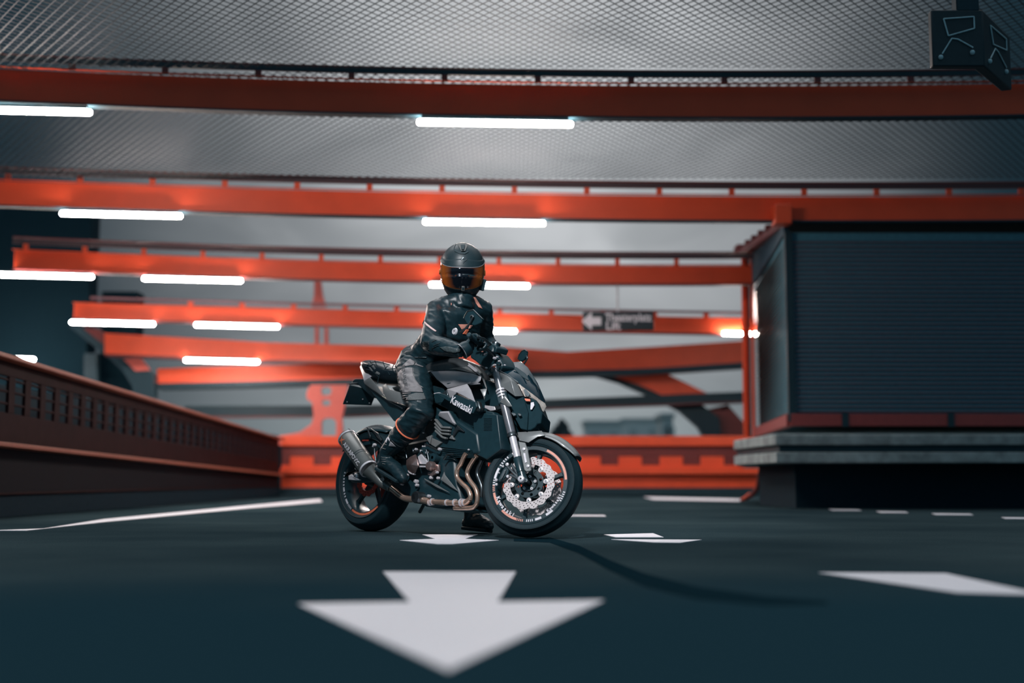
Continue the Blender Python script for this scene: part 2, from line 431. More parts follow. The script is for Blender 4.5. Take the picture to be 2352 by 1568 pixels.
pbeam('tie_girder', [(424, 935), (799, 934), (1256, 920), (1716, 902)], [(424, 956), (799, 954), (1256, 937), (1716, 921)], 28.4, .4, NAVY, DRED,
      'black horizontal girder with thin red lower edge behind the motorcycle', 'girder', 3)

# ------------------------------------------------------------ tube lamps
def make_lamp():
    e = empty('tube_lamp', V((0, 0, 0)))
    MB().tube([(-.75, 0, 0), (-.735, 0, 0), (.735, 0, 0), (.75, 0, 0)], [.018, .03, .03, .018], 16).build('tube', TUBE, e)
    MB().box((0, 0, .045), (1.42, .05, .03)).build('housing', NAVY, e, bevel=.004)
    return e
def copy_tree(o, parent=None):
    c = o.copy(); COL.objects.link(c)
    if parent: c.parent = parent
    for ch in [x for x in bpy.data.objects if x.parent == o]: copy_tree(ch, c)
    return c
lamp0 = make_lamp(); used = False
LAMPS = [(1137, 283, 12.0, 'long lamp under the nearest beam, above the rider helmet'), (32, 254, 12.0, 'lamp under the nearest beam at the left picture edge'),
 (1112, 511, 15.6, 'lamp under the second beam, just above the rider helmet'), (278, 493, 15.6, 'lamp under the second beam, over the left barrier'),
 (1101, 655, 19.2, 'lamp under the third beam, partly hidden behind the helmet'), (442, 642, 19.2, 'lamp under the third beam, left of the lattice column'), (100, 633, 19.2, 'lamp at the left picture edge level with the helmet visor'),
 (1089, 759, 22.8, 'lamp under the fourth beam, partly hidden behind the rider chest'), (544, 748, 22.8, 'lamp under the fourth beam, left of the lattice column'), (258, 742, 22.8, 'lamp under the fourth beam, farthest left'), (1757, 767, 22.8, 'lamp under the fourth beam, crossing behind the kiosk post'),
 (509, 829, 25.98, 'lamp lowest in the view, left of the motorcycle tail'), (-5, 823, 25.98, 'lamp cut off by the left barrier at the picture edge')]
for px, py, Y, lab in LAMPS:
    o = lamp0 if not used else copy_tree(lamp0); used = True
    o.location = pw(px, py, Y+(.05 if Y < 13 else .0)); o.rotation_euler = (0, math.radians(.9 if px > 600 else 1.4), 0)
    tag(o, 'glowing white tube '+lab, 'tube lamp', 'tube lamps under the roof beams')
# fill spot with an invented housing, added out of view to brighten the motorcycle
FP = V((-1.3, 3.7, 4.2)); FT_ = V((.05, 8.0, .7))
e = empty('added_fill_light', FP, 'black fill light added above the near road, outside the view, to brighten the motorcycle', 'added_fill_light')
MM = frame_to(V((0, 0, 0)), FT_-FP)
MB().box((0, 0, -.08), (.34, .26, .12), M=MM).build('housing', NAVY, e, bevel=.01)
MB().tube([(0, 0, 0), (0, 0, .9)], .02).build('bracket', NAVY, e)
sl_ = bpy.data.lights.new('added_fill_spot', 'SPOT'); sl_.energy = FILL_ENERGY; sl_.spot_size = math.radians(34); sl_.spot_blend = .9; sl_.shadow_soft_size = .22; sl_.color = (.97, .97, 1)
so_ = bpy.data.objects.new('added_fill_spot', sl_); COL.objects.link(so_); so_.parent = e
so_.matrix_local = MM @ Matrix.Rotation(math.pi, 4, 'X')
# ------------------------------------------------------------ safety net between beams
WIRE = mat('net_wire', (.012, .022, .028), .6)
def net(y0, y1, x0, x1, label, r=.005):
    mb = MB(); sx, sy = .10, .135; z1 = pw(1176, 157, 12).z; z2 = pw(1176, 411, 15.6).z; zf = lambda y: z1+(y-12)*(z2-z1)/3.6 if y > 12.05 else z1
    c0 = V(((x0+x1)/2, y0, zf(y0)))
    k = sy/sx; L = (y1-y0)/k
    for sgn in (1, -1):
        i = 0
        while True:
            xs = (x0-L)+i*sx; i += 1
            if xs > x1+L: break
            a = V((xs, y0, zf(y0))); b = V((xs+sgn*L, y1, zf(y1)))
            # clip to x range
            t0, t1 = 0, 1; dx = b.x-a.x
            ta, tb = (x0-a.x)/dx, (x1-a.x)/dx
            if ta > tb: ta, tb = tb, ta
            t0, t1 = max(0, ta), min(1, tb)
            if t1-t0 < .01: continue
            p, q = a.lerp(b, t0)-c0, a.lerp(b, t1)-c0
            mb.tube([p, q], r, 4, cap=False)
    o = mb.build('safety_net', WIRE, None, smooth=60); o.location = c0
    return tag(o, label, 'safety net')
net(6.6, 11.99, -6.2, 6.2, 'diamond wire safety net overhead in front of the nearest beam', .0042)
net(12.1, 15.59, -7.2, 7.2, 'diamond wire safety net between the nearest and second roof beam', .0046)

# ------------------------------------------------------------ left barrier and far barrier
def lerp(a, b, t): return a+(b-a)*t
def barrier_left():
    xb = -4.6; y0, y1 = 8.0, 25.36
    zt = lambda y: lerp(1.455, 1.135, (y-11.5)/14.1); zf = lambda y: lerp(.665, .44, (y-11.5)/14.1)
    o = V((xb, y0, 0)); e = empty('steel_barrier', o, 'long orange steel barrier along the left side with square openings', 'barrier')
    def strip(name, za, zb, xa, d, m, s0=y0, s1=y1):
        p = []
        for y in (s0, s1): p += [V((xb+xa, y, za(y))), V((xb+xa+d, y, za(y))), V((xb+xa+d, y, zb(y))), V((xb+xa, y, zb(y)))]
        p = [q-o for q in p]
        return MB().add(p, [(0, 1, 2, 3), (7, 6, 5, 4), (0, 4, 5, 1), (1, 5, 6, 2), (2, 6, 7, 3), (3, 7, 4, 0)]).build(name, m, e, bevel=.006)
    H = lambda f: (lambda y: zf(y)+(zt(y)-zf(y))*f)
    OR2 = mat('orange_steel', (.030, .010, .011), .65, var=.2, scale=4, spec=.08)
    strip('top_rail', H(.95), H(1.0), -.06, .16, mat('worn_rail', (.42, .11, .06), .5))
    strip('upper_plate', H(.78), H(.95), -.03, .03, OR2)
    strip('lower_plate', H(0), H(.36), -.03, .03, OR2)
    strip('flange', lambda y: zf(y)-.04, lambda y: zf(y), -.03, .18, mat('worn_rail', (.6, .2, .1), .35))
    strip('skirt', lambda y: .20, lambda y: zf(y)-.04, -.03, .03, mat('skirt_steel', (.014, .014, .019), .7, spec=.1))
    strip('kerb', lambda y: .0, lambda y: .20, -.30, .34, DARKW)
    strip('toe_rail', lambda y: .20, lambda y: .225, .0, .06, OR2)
    n = 44
    for k in (1, 2, 3):
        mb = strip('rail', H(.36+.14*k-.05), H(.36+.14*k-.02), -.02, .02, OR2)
    for i in range(n):
        y = y0+(y1-y0)*(i+.5)/n
        b = MB().box(V((xb-.01, y, (H(.36)(y)+H(.78)(y))/2))-o, (.03, .14, H(.78)(y)-H(.36)(y)))
        b.build('baluster', OR2, e)
barrier_left()
w_ = MB().box((-5.35, 18.5, .66), (.12, 23, 1.32)).build('wall_added_left', DARKW, smooth=0); tag(w_, 'low dark wall added behind the left barrier to darken its openings', kind='structure')  # backing wall added to block light through the barrier openings
for x0, x1, yy, h in ((-17, -9.35, 28.3, 6.6), (-9.35, -8.55, 29.2, 4.6)):  # dark slabs added to stand in for the darkening at the left edge
    q_ = MB().box(((x0+x1)/2, yy, h/2), (x1-x0, .6, h)).build('wall_added_left', mat('added_far_wall', (.010, .030, .042), .9, spec=.05), smooth=0); tag(q_, 'tall dark wall added beyond the far left corner to darken the left edge', kind='structure')
def barrier_far():
    Y = 25.7; x0, x1 = -4.6, 4.9; o = V((0, Y, 0))
    e = empty('steel_barrier', o, 'orange steel barrier across the far end of the deck behind the motorcycle', 'barrier')
    s = Y/F; Z = lambda py: pw(1176, py, Y).z
    def B(name, a, b, d, m, xa=x0, xb=x1): return MB().box(((xa+xb)/2, -d/2, (Z(a)+Z(b))/2), (xb-xa, d, Z(a)-Z(b))).build(name, m, e, bevel=.008)
    B('top_rail', 1001, 1024, .12, ORANGE); B('panel', 1024, 1048, .02, DRED); B('panel', 1068, 1076, .04, ORANGE)
    B('recess', 1048, 1068, -.05, DRED); B('flange', 1076, 1089, .22, ORANGE); B('skirt', 1093, 1120, .05, ORANGE); B('gap', 1089, 1093, .03, NAVY); B('kerb', 1120, 1136, .3, NAVY)
    for i in range(12):
        x = x0+.4+i*.82; MB().box((x, -.02, (Z(1048)+Z(1068))/2), (.46, .04, Z(1048)-Z(1068))).build('baluster', ORANGE, e)
barrier_far()
# rear ornamental lattice column
def plate(name, loops, Y, th, m, parent=None, o=V((0, 0, 0))):
    L = []
    for lp in loops:
        L.append([(pw(x, y, Y).x, pw(x, y, Y).z) for x, y in lp])
    me = curve_mesh(name, L, th/2, .004)
    M = Matrix.Translation(V((0, Y, 0))-o) @ Matrix.Rotation(math.pi/2, 4, 'X')
    me.transform(M); return link(name, me, m, parent, smooth=30)
def rrect(x0, y0, x1, y1, r=5):
    return [(x0+r, y0), (x1-r, y0), (x1, y0+r), (x1, y1-r), (x1-r, y1), (x0+r, y1), (x0, y1-r), (x0, y0+r)]
o = V((pw(755, 1000, 27).x, 27, 0)); RED2 = mat('faded_red_paint', (.62, .12, .09), .5)
e = empty('lattice_column', o, 'orange cut-out lattice column with rounded openings left of the motorcycle', 'column')
plate('lower_frame', [[(714, 884), (800, 884), (792, 935), (786, 960), (790, 1012), (815, 1022), (640, 1022), (640, 1002), (690, 992), (716, 975), (722, 955), (718, 925), (705, 915), (706, 900)],
      rrect(738, 888, 762, 908), rrect(740, 918, 760, 932, 4), rrect(739, 960, 773, 1016, 8)], 27, .12, RED2, e, o)
plate('upper_post', [[(723, 640), (737, 640), (742, 680), (750, 705), (716, 705), (722, 680)]], 27, .12, RED2, e, o)
plate('post', [[(724, 745), (732, 745), (733, 800), (723, 800)]], 27, .1, RED2, e, o)
plate('post', [[(746, 745), (754, 745), (755, 800), (745, 800)]], 27, .1, RED2, e, o)
# bridge arch on the right
o = V((pw(1640, 1000, 29).x, 29, 0)); e = empty('bridge_arch', o, 'curved arch rib with orange side plate between front wheel and kiosk', 'arch')
plate('rib', [[(1318, 857), (1400, 860), (1455, 876), (1521, 906), (1590, 914), (1650, 960), (1668, 1137), (1614, 1137), (1614, 1003), (1602, 982), (1560, 945), (1500, 915), (1420, 880), (1370, 866)]], 29, .3, NAVY, e, o)
plate('side_plate', [[(1398, 861), (1526, 855), (1630, 906), (1522, 908), (1470, 884)]], 28.8, .05, ORANGE, e, o)
plate('brace', [[(1600, 945), (1670, 929), (1720, 985), (1720, 1137), (1680, 1137)]], 29.2, .2, DRED, e, o)
# bridge brace on the left
o = V((pw(320, 1000, 27.4).x, 27.4, 0)); e = empty('bridge_brace', o, 'dark diagonal bracing strut behind the left barrier', 'brace')
plate('strut', [[(160, 748), (205, 743), (262, 778), (320, 828), (358, 862), (358, 1146), (322, 1146), (308, 888), (285, 850), (240, 812), (200, 780)]], 27.4, .3, NAVY, e, o)
plate('side_plate', [[(190, 752), (228, 756), (278, 790), (240, 792)]], 27.2, .06, DRED, e, o)
plate('side_plate', [[(284, 824), (324, 822), (346, 850), (312, 852)]], 27.2, .06, RED2, e, o)
plate('post', [[(196, 812), (226, 812), (226, 1146), (200, 1146)]], 27.6, .2, NAVY, e, o)

# ------------------------------------------------------------ hanging arrow sign
Y = 19.27; a = pw(1338, 716, Y); b = pw(1502, 759, Y); o = V(((a.x+b.x)/2, Y, b.z)); wS, hS = b.x-a.x, a.z-b.z
e = empty('direction_sign', o, 'black hanging sign with white left arrow and lettering right of the rider', 'sign')
MB().box((0, 0, hS/2), (wS, .06, hS)).build('panel', SIGN, e, bevel=.02)
pa = pw(1418, 655, Y)-o
MB().tube([(pa.x, 0, hS-.01), (pa.x, 0, pa.z)], .014).build('hanger', mat('pale_steel', (.5, .48, .5), .5), e)
def onsign(me, x, z):
    me.transform(Matrix.Translation((x, -.033, z)) @ Matrix.Rotation(math.pi/2, 4, 'X')); return me
ax = pw(1362, 738, Y)-o
me = curve_mesh('arrow', [[(-.17, 0), (-.02, .14), (-.02, .06), (.12, .06), (.12, -.06), (-.02, -.06), (-.02, -.14)]], .003)
link('arrow_symbol', onsign(me, ax.x, ax.z), WST, e, smooth=0)
tx = pw(1390, 730, Y)-o
me = text_mesh('t', 'Theaterplatz', .17, .003, .004, 'LEFT'); s_ = (pw(1498, 730, Y).x-pw(1392, 730, Y).x)/max(v.co.x for v in me.vertices)
me.transform(Matrix.Diagonal((s_, 1, 1, 1))); link('lettering', onsign(me, tx.x, tx.z), WST, e, smooth=0)
me = text_mesh('t', 'Lift', .17, .003, .004, 'LEFT'); tx = pw(1391, 750, Y)-o
link('lettering', onsign(me, tx.x, tx.z), WST, e, smooth=0)
# ------------------------------------------------------------ shopping cart sign, top right
Y = 8.6; a = pw(2138, 22, Y); b = pw(2262, 152, Y); o = V((a.x, Y, b.z)); wS, hS = b.x-a.x, a.z-b.z; dp = .62
e = empty('cart_sign', o, 'dark box sign with shopping trolley outlines hanging at the top right corner', 'sign')
QA = V((0, 0, 0)); QB = pw(2262, 152, 8.6)-o; QC = pw(2322, 148, 9.15)-o; QB.z = QC.z = 0
MB().prism([QA, QB, QC, QC+V((-.07, .03, 0)), QB+V((-.05, .07, 0)), QA+V((0, .07, 0))], (0, 0, hS)).build('box', SIGN, e, bevel=.01)
MB().box((wS*.72, .05, hS+.10), (.16, .10, .22)).build('hanger', NAVY, e, bevel=.01)
TEALP = mat('faded_white_paint', (.45, .62, .66), .6)
def cart(A_, B_, nm, flip=False):
    """trolley outline drawn on the vertical face from A_ to B_ (u 0..1 across, v metres up)"""
    d = B_-A_; n = V((d.y, -d.x, 0)).normalized()*.006
    f = lambda x, y: A_+d*((x-2138)/124.0)+n+V((0, 0, (152-y)/130.0*hS))
    mb = MB()
    for pts in ([(2167, 44), (2240, 39), (2240, 66), (2177, 83), (2167, 44)], [(2161, 124), (2185, 89), (2200, 91), (2235, 110)]):
        for i in range(len(pts)-1): mb.tube([f(*pts[i]), f(*pts[i+1])], .0055, 6)
    for c in ((2157, 132), (2233, 121)): mb.ball(f(*c), .018, 10)
    return mb.build(nm, TEALP, e)
cart(QA, QB, 'trolley_symbol'); cart(QB, QC, 'trolley_symbol')

# ------------------------------------------------------------ kiosk with louvred walls at the right
def kiosk():
    A = V((3.434, 15.8, 0)); Bk = V((3.86, 20.3, 0)); R = V((8.2, 15.8, 0))
    zb, zt = 1.05, 3.42
    e = empty('louvred_kiosk', A, 'dark louvred kiosk on a concrete ledge filling the right side', 'kiosk')
    lv_ = mat('louvre_backing', (.08, .24, .31), .7, spec=.1)
    core = MB().prism([V((0, .045, zb)), V((5, .06, zb)), V((5, 4.6, zb)), (Bk-A)+V((.06, 0, zb))], (0, 0, zt-zb)); core.build('inner_wall', lv_, e, smooth=0)
    lv = mat('louvre_metal', (.065, .20, .265), .7, spec=.05); lred = mat('louvre_edge', (.30, .07, .06), .5); lvs = mat('side_louvre_metal', (.10, .05, .025), .3, metal=.7)
    mb = MB(); mb2 = MB(); z = zb+.16
    n = 0
    while z < zt-.05:
        mb.prism([V((0, .05, z)), V((0, .015, z-.036)), V((0, .015, z-.030)), V((0, .05, z+.006))], (4.9, 0, 0))
        d = (Bk-A); nn = V((-d.y, d.x, 0)).normalized()
        a_ = nn*-.05; b_ = nn*.012
        mb2.prism([a_+V((0, 0, z)), b_+V((0, 0, z-.028)), b_+V((0, 0, z-.022)), a_+V((0, 0, z+.006))], d)
        z += .0572
    mb3 = MB(); z = zb+.16
    while z < zt-.05:
        mb3.box((2.45, .012, z-.033), (4.9, .005, .007)); z += .0572
    mb3.build('louvre_edges', lred, e, smooth=0)
    MB().prism([V((-.03, 0, zt-.02)), (Bk-A)+V((-.03, 0, zt-.02)), (Bk-A)+V((-.03, 0, 3.93)), V((-.03, 0, 3.52))], (.06, 0, 0)).build('gable', KTEAL, e, smooth=0)
    mb.build('front_louvres', lv, e, smooth=0); mb2.build('side_louvres', lvs, e, smooth=0)
    rd = mat('kiosk_red_band', (.30, .05, .045), .5)
    MB().box((2.45, -.0, zb+.02-.0), (4.9, .10, .15)).build('base_band', rd, e, bevel=.004)
    d = Bk-A; MB().bar(V((0, 0, zb+.02)), d+V((0, 0, zb+.02)), .10, .15).build('base_band', rd, e, bevel=.004)
    for x in (.66, 1.96): MB().box((x, -.06, zb+.02), (.08, .02, .17)).build('band_clip', NAVY, e)
    MB().box((0.02, 0.0, (zb+zt)/2), (.09, .09, zt-zb)).build('corner_post', NAVY, e, bevel=.005)
    # roof edge
    p0 = pw(1703, 582, 20.3)-A; p1 = pw(1812, 508, 15.75)-A
    MB().bar(p0, p1, .12, .10).build('roof_edge', DRED, e, bevel=.01)
    MB().prism([p0, p1, p1+V((5, 0, 0)), p0+V((5, 0, 0))], (0, 0, .04)).build('roof', NAVY, e, bevel=.01)
    MB().box(p0+V((.03, 0, .06)), (.26, .3, .14)).build('gutter_end', DRED, e, bevel=.02)
    MB().box(pw(1795, 495, 15.6)-A, (.2, .25, .24)).build('roof_bracket', ORANGE, e, bevel=.01)
    for t in (.25, .4, .55, .7): MB().box(p0.lerp(p1, t)+V((-.04, 0, .07)), (.1, .12, .06)).build('roof_clip', DRED, e)
    # posts left of the wall
    q0 = pw(1714, 1003, 20.4)-A; q1 = pw(1708, 590, 20.4)-A
    MB().bar(q0, q1, .07, .09, V((0, 1, 0))).build('post', ORANGE, e, bevel=.004)
    q0 = pw(1732, 1003, 20.2)-A; q1 = pw(1726, 590, 20.2)-A
    MB().bar(q0, q1, .05, .05, V((0, 1, 0))).build('post', ORANGE, e, bevel=.004)
    q0 = pw(1722, 1003, 20.5)-A; q1 = pw(1717, 590, 20.5)-A
    MB().bar(q0, q1, .055, .05, V((0, 1, 0))).build('post', NAVY, e, bevel=.004)
kiosk()
def ledge():
    C0 = V((3.04, 14.8, 0)); C1 = V((2.97, 17.2, 0)); o = C0
    e = empty('concrete_ledge', o, 'weathered concrete ledge with dark groove carrying the louvred kiosk', 'ledge')
    poly = [V((0, 0, 0)), V((6, 0, 0)), V((6, 7, 0)), V((.9, 7, 0)), C1-C0]
    def sl(nm, z0, z1, ins, m): MB().prism([V((p.x+(ins if p.x < 1 else -ins), p.y+(ins if p.y < 3 else -ins), z0)) for p in poly], (0, 0, z1-z0)).build(nm, m, e, bevel=.012)
    sl('upper_slab', .735, .86, 0, CONC); sl('groove', .655, .735, .05, NAVY); sl('lower_slab', .53, .655, 0.005, CONC)
    MB().prism([V((.35, .6, 0)), V((6, .6, 0)), V((6, 6.6, 0)), V((1.2, 6.6, 0)), V((.3, 2.6, 0))], (0, 0, .53)).build('plinth', DARKW, e)
ledge()
e = [o for o in COL.objects if o.name == 'concrete_ledge'][0]; c = gp(1712, 1152)-e.location; c.z = 0
MB().tube([c+V(p) for p in ((-.05, 0, .035), (.02, 0, .06), (.08, -.1, .10), (.15, -.2, .20), (.2, -.3, .53))], [.03, .035, .04, .035, .035]).build('support_leg', DRED, e)
MB().tube([c+V(p) for p in ((-.07, -.02, .03), (-.02, -.02, .05), (.06, -.06, .13))], [.02, .028, .02]).build('support_foot', ORANGE, e)

# ------------------------------------------------------------ distance: trees, houses, cars
HAZET = mat('distant_tree', (.020, .042, .048), .9)
def tree(px, pb, pt, Y, w, label, m):
    b = pw(px, pb, Y); t = pw(px, pt, Y); h = t.z-b.z; g = V((b.x, Y, -6)); e = empty('tree', g, label, 'tree', 'distant trees')
    MB().tube([(0, 0, 0), (0, 0, b.z+6+h*.3)], [.25, .12], 8).build('trunk', mat('bark', (.03, .03, .03), .9), e)
    mb = MB()
    for i in range(60):
        u = random.random(); r = w*(1-u)**.7*(.35+.65*random.random()); a = random.random()*6.28
        mb.ball((r*math.cos(a)*.8, r*math.sin(a)*.8, b.z+6+h*(u*.95)), w*.35*(1-u*.6), 8)
    mb.build('foliage', m, e)
tree(1290, 1012, 962, 55, .62, 'dark rounded tree behind the far barrier next to the front tyre', HAZET)
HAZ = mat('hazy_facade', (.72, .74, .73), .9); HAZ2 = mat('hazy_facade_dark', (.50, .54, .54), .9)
def house(x0, x1, pt, Y, m, label):
    a = pw(x0, pt, Y); b = pw(x1, pt, Y); g = V(((a.x+b.x)/2, Y, -6)); e = empty('distant_building', g, label, 'building', 'distant buildings')
    h = a.z+6; MB().box((0, 4, h/2), (b.x-a.x, 8, h)).build('walls', m, e)
    MB().box((0, 4, h+.2), (b.x-a.x+.6, 8.6, .5)).build('roof', HAZ2, e)
    n = max(2, int((b.x-a.x)/3))
    for i in range(n): MB().box((a.x-g.x+(i+.5)*(b.x-a.x)/n, -.05, h-2.2), (1.2, .1, 1.5)).build('window', HAZ2, e)
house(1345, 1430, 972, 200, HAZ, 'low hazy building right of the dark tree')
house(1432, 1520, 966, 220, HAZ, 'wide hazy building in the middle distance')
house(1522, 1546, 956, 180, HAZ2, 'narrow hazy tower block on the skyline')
WC = mat('white_car_paint', (.62, .60, .62), .3, coat=.5)
def car(px, label, w=1.75):
    Y = 31.5; g = pw(px, 1030, Y); g = V((g.x, Y, 0)); e = empty('parked_car', g, label, 'car', 'parked cars beyond the barrier')
    prof = [(-2.0, .3), (-2.05, .75), (-1.4, .88), (-.9, 1.32), (.7, 1.36), (1.4, .95), (2.05, .8), (2.1, .3)]
    q = MB().prism([V((-w/2+.0, y, z)) for y, z in prof], (w, 0, 0)).build('body', WC, e, bevel=.08)
    MB().prism([V((-w/2+.12, -2.0+.62, .92)), V((w/2-.12, -2.0+.62, .92)), V((w/2-.22, -.95, 1.27)), V((-w/2+.22, -.95, 1.27))], (0, -.03, 0)).build('windscreen', GLOSS, e)
    for sx in (-1, 1):
        for sy in (-1.3, 1.3):
            MB().lathe([(0, -.1), (.3, -.1), (.32, 0), (.3, .1), (0, .1)], Matrix.Translation((sx*(w/2-.12), sy, .32)) @ Matrix.Rotation(math.pi/2, 4, 'Y'), 20).build('wheel', RUBBER, e)
MB().box((0, 35, -.10), (30, 10, .2)).build('slab', CONC); o_ = bpy.data.objects['slab']; o_.name = 'floor_outer'; tag(o_, 'parking deck beyond the far barrier', kind='structure')
for px, l in ((1372, 'white car roof behind the barrier, nearest the front tyre'), (1580, 'white car roof behind the barrier, nearer the kiosk')): car(px, 'blurred '+l)

# ============================================================ MOTORCYCLE
FC = gp(1222, 1237); RC = pw(848, 1218, 8.6); RC.z = 0
WB = (FC-RC).length; TH = math.atan2(-(FC-RC).y, (FC-RC).x); LEAN = math.radians(7)
Mb = Matrix.Translation(RC) @ Matrix.Rotation(-TH, 4, 'Z') @ Matrix.Rotation(-LEAN, 4, 'X')
RAKE = math.radians(25); AX = V((-math.sin(RAKE), 0, math.cos(RAKE)))
RF, RR = .308, .345
AXLE = V((WB-.045, 0, RF)); AP = AXLE-V((math.cos(RAKE), 0, math.sin(RAKE)))*.035
STEER = math.radians(27)
Mf = Matrix.Translation(AP) @ Matrix.Rotation(STEER, 4, AX) @ Matrix.Translation(-AP)
def L(px, py, y, front=False):
    Mi = (Mb @ Mf if front else Mb).inverted(); o = Mi @ CAMP; d = Mi.to_3x3() @ ray(px, py)
    return o+d*((y-o.y)/d.y)
ZM = {1: (750, 780, 3.2667), 3: (770, 900, 4.612), 4: (1050, 900, 4.48), 5: (780, 780, 6.918), 6: (1020, 780, 6.031), 7: (1040, 740, 14.257), 0: (0, 0, 1), 8: (780, 980, 11.2)}
def Q(z, X, Y, y, front=False):
    a, b, s = ZM[z]; return L(a+X/s, b+Y/s, y, front)
bike = empty('motorcycle', Mb, 'black and grey naked motorcycle leaning slightly, front wheel turned, rider on top', 'motorcycle')
def bld(mb, name, m, parent=None, front=False, mirror=False, **k):
    M = Mf if front else None
    o = mb.build(name, m, parent or bike, M=M, **k)
    if mirror:
        m2 = MB(); m2.v = [V((p.x, -p.y, p.z)) for p in mb.v]; m2.f = [tuple(reversed(f)) for f in mb.f]
        m2.build(name, m, parent or bike, M=M, **k)
    return o
def plate_(name, z, pts, y, th, m, front=False, mirror=False, bevel=.003, parent=None):
    P = [Q(z, X, Y, y, front) for X, Y in pts]
    return bld(MB().prism(P, (0, th, 0)), name, m, parent, front, mirror, bevel=bevel)
def facets(name, z, vs, fs, m, th=.006, front=False, mirror=False, bevel=.0015, parent=None, smooth=12):
    P = [Q(z, X, Y, y, front) for X, Y, y in vs]
    return bld(MB().add(P, fs), name, m, parent, front, mirror, bevel=bevel, solid=th, smooth=smooth)
def path(name, z, pts, r, m, y=None, front=False, parent=None, n=12, res=4):
    P = [Q(z, p[0], p[1], p[2] if len(p) > 2 else y, front) for p in pts]
    if res and len(P) > 2:                       # Catmull-Rom
        out = []
        for i in range(len(P)-1):
            a, b, c, d = P[max(0, i-1)], P[i], P[i+1], P[min(len(P)-1, i+2)]
            for k in range(res):
                t = k/res; out.append(.5*((2*b)+(c-a)*t+(2*a-5*b+4*c-d)*t*t+(3*b-a-3*c+d)*t**3))
        out.append(P[-1]); P = out
    return bld(MB().tube(P, r, n), name, m, parent, front)
RX = Matrix.Rotation(math.pi/2, 4, 'X')          # lathe z -> -y, angle from forward to up
def at_axle(c): return Matrix.Translation(c) @ RX
# ---------------------------------------------------------------- wheels
def rimtext(name, txt, r, a_mid, size, m, c, h, parent, M):
    """letters along an arc, tops outwards when a_mid is above the hub, inwards below"""
    n = len(txt); step = size*.62/r; items = []
    for i, ch in enumerate(txt):
        me = text_mesh('t', ch, size, .0006, .0008)
        a = a_mid+(i-(n-1)/2)*step                      # below hub: read left to right -> angle increases
        items.append((me, M @ at_axle(c) @ Matrix.Translation((r*math.cos(a), r*math.sin(a), h)) @ Matrix.Rotation(a+math.pi/2, 4, 'Z')))
    join_meshes(name, items).build(name, m, parent, smooth=0)
def wheel(kind, c, Ro, Ri, w, front, nsp, spoke0, stripes, M):
    e = bpy.data.objects.new(kind, None); COL.objects.link(e); e.parent = bike; e.empty_display_size = .1
    T = M @ at_axle(c)
    mid = (Ro+Ri)/2
    h = [(Ri, -.36), (Ri+.012, -.44), (Ri+.3*(Ro-Ri), -.5), (mid+.01, -.5), (Ro-.03, -.43), (Ro-.012, -.29), (Ro-.003, -.13), (Ro, 0)]
    prof = [(r, q*w) for r, q in h]+[(r, -q*w) for r, q in reversed(h[:-1])]+[(Ri-.004, w*.30), (Ri-.004, -w*.30)]
    MB().lathe(prof, T, 72, close=True).build('tyre', RUBBER, e)
    g = MB()                                             # thin raised ring on the sidewall
    for rr in (Ri+.020, mid+.004): g.lathe([(rr, w*.47), (rr+.0015, w*.512), (rr+.003, w*.47)], T, 72, close=True)
    g.build('sidewall_ring', mat('rubber_grey', (.05, .062, .068), .5), e)
    a = w*.40
    rp = [(Ri+.006, a), (Ri-.016, a), (Ri-.022, a*.8), (Ri-.030, a*.25), (Ri-.030, -a*.25), (Ri-.022, -a*.8), (Ri-.016, -a), (Ri+.006, -a), (Ri-.002, -a*.7), (Ri-.012, 0), (Ri-.002, a*.7)]
    rim = MB().lathe(rp, T, 72, close=True).build('rim', BLKM, e)
    MB().lathe([(Ri+.0065, a+.0005), (Ri+.009, a+.003), (Ri+.0065, a-.002)], T, 72, close=True).build('rim_edge', DSTEEL, rim)
    for k in range(nsp):
        an = math.radians(spoke0)+k*2*math.pi/nsp; d = V((math.cos(an), math.sin(an), 0)); pr = V((-math.sin(an), math.cos(an), 0))
        P = []
        for r, ww in ((.035, .022), (.09, .014), (Ri-.05, .011), (Ri-.022, .017)):
            P.append((d*r, ww))
        poly = [p+pr*q for p, q in P]+[p-pr*q for p, q in reversed(P)]
        MB().prism([T @ (p+V((0, 0, -.014))) for p in poly], (T.to_3x3() @ V((0, 0, .028)))).build('spoke', BLKM, e, bevel=.003)
    MB().lathe([(.018, -.06), (.045, -.06), (.05, -.02), (.05, .02), (.045, .06), (.018, .06)], T, 32, close=True).build('hub', BLKM, e)
    for a0, a1, m in stripes:
        MB().lathe([(Ri-.0105, a+.0008), (Ri+.0035, a+.0008), (Ri+.0035, a-.001), (Ri-.0105, a-.001)], T, max(2, int(abs(a1-a0)/4)), math.radians(a0), math.radians(a1), close=True).build('rim_stripe', m, rim, smooth=0)
    return e, T
def ticks(a0, a1, n, m): return [(a0+(a1-a0)*i/n, a0+(a1-a0)*(i+.45)/n, m) for i in range(n)]
ID = Matrix.Identity(4)
fwst = [(12, 72, SALM), (-128, -100, SALM), (-160, -140, SALM), (160, 176, WST), (118, 130, WST), (-52, -40, WST), (-70, -60, WST)]+ticks(-22, -5, 5, WST)+ticks(-84, -72, 4, WST)+ticks(176, 190, 4, WST)+ticks(-172, -161, 4, SALM)+ticks(-99, -88, 4, SALM)+ticks(138, 158, 5, WST)
fw, FT = wheel('front_wheel', AXLE, RF, .226, .135, True, 6, 27, fwst, Mf)
rimtext('rim_lettering', 'Kawasaki', .206, math.radians(-128), .034, WST, AXLE, .0575, fw, Mf)
rimtext('rim_lettering', 'Kawasaki', .208, math.radians(-30), .026, WST, AXLE, .0575, fw, Mf)
RAX = V((0, 0, RR))
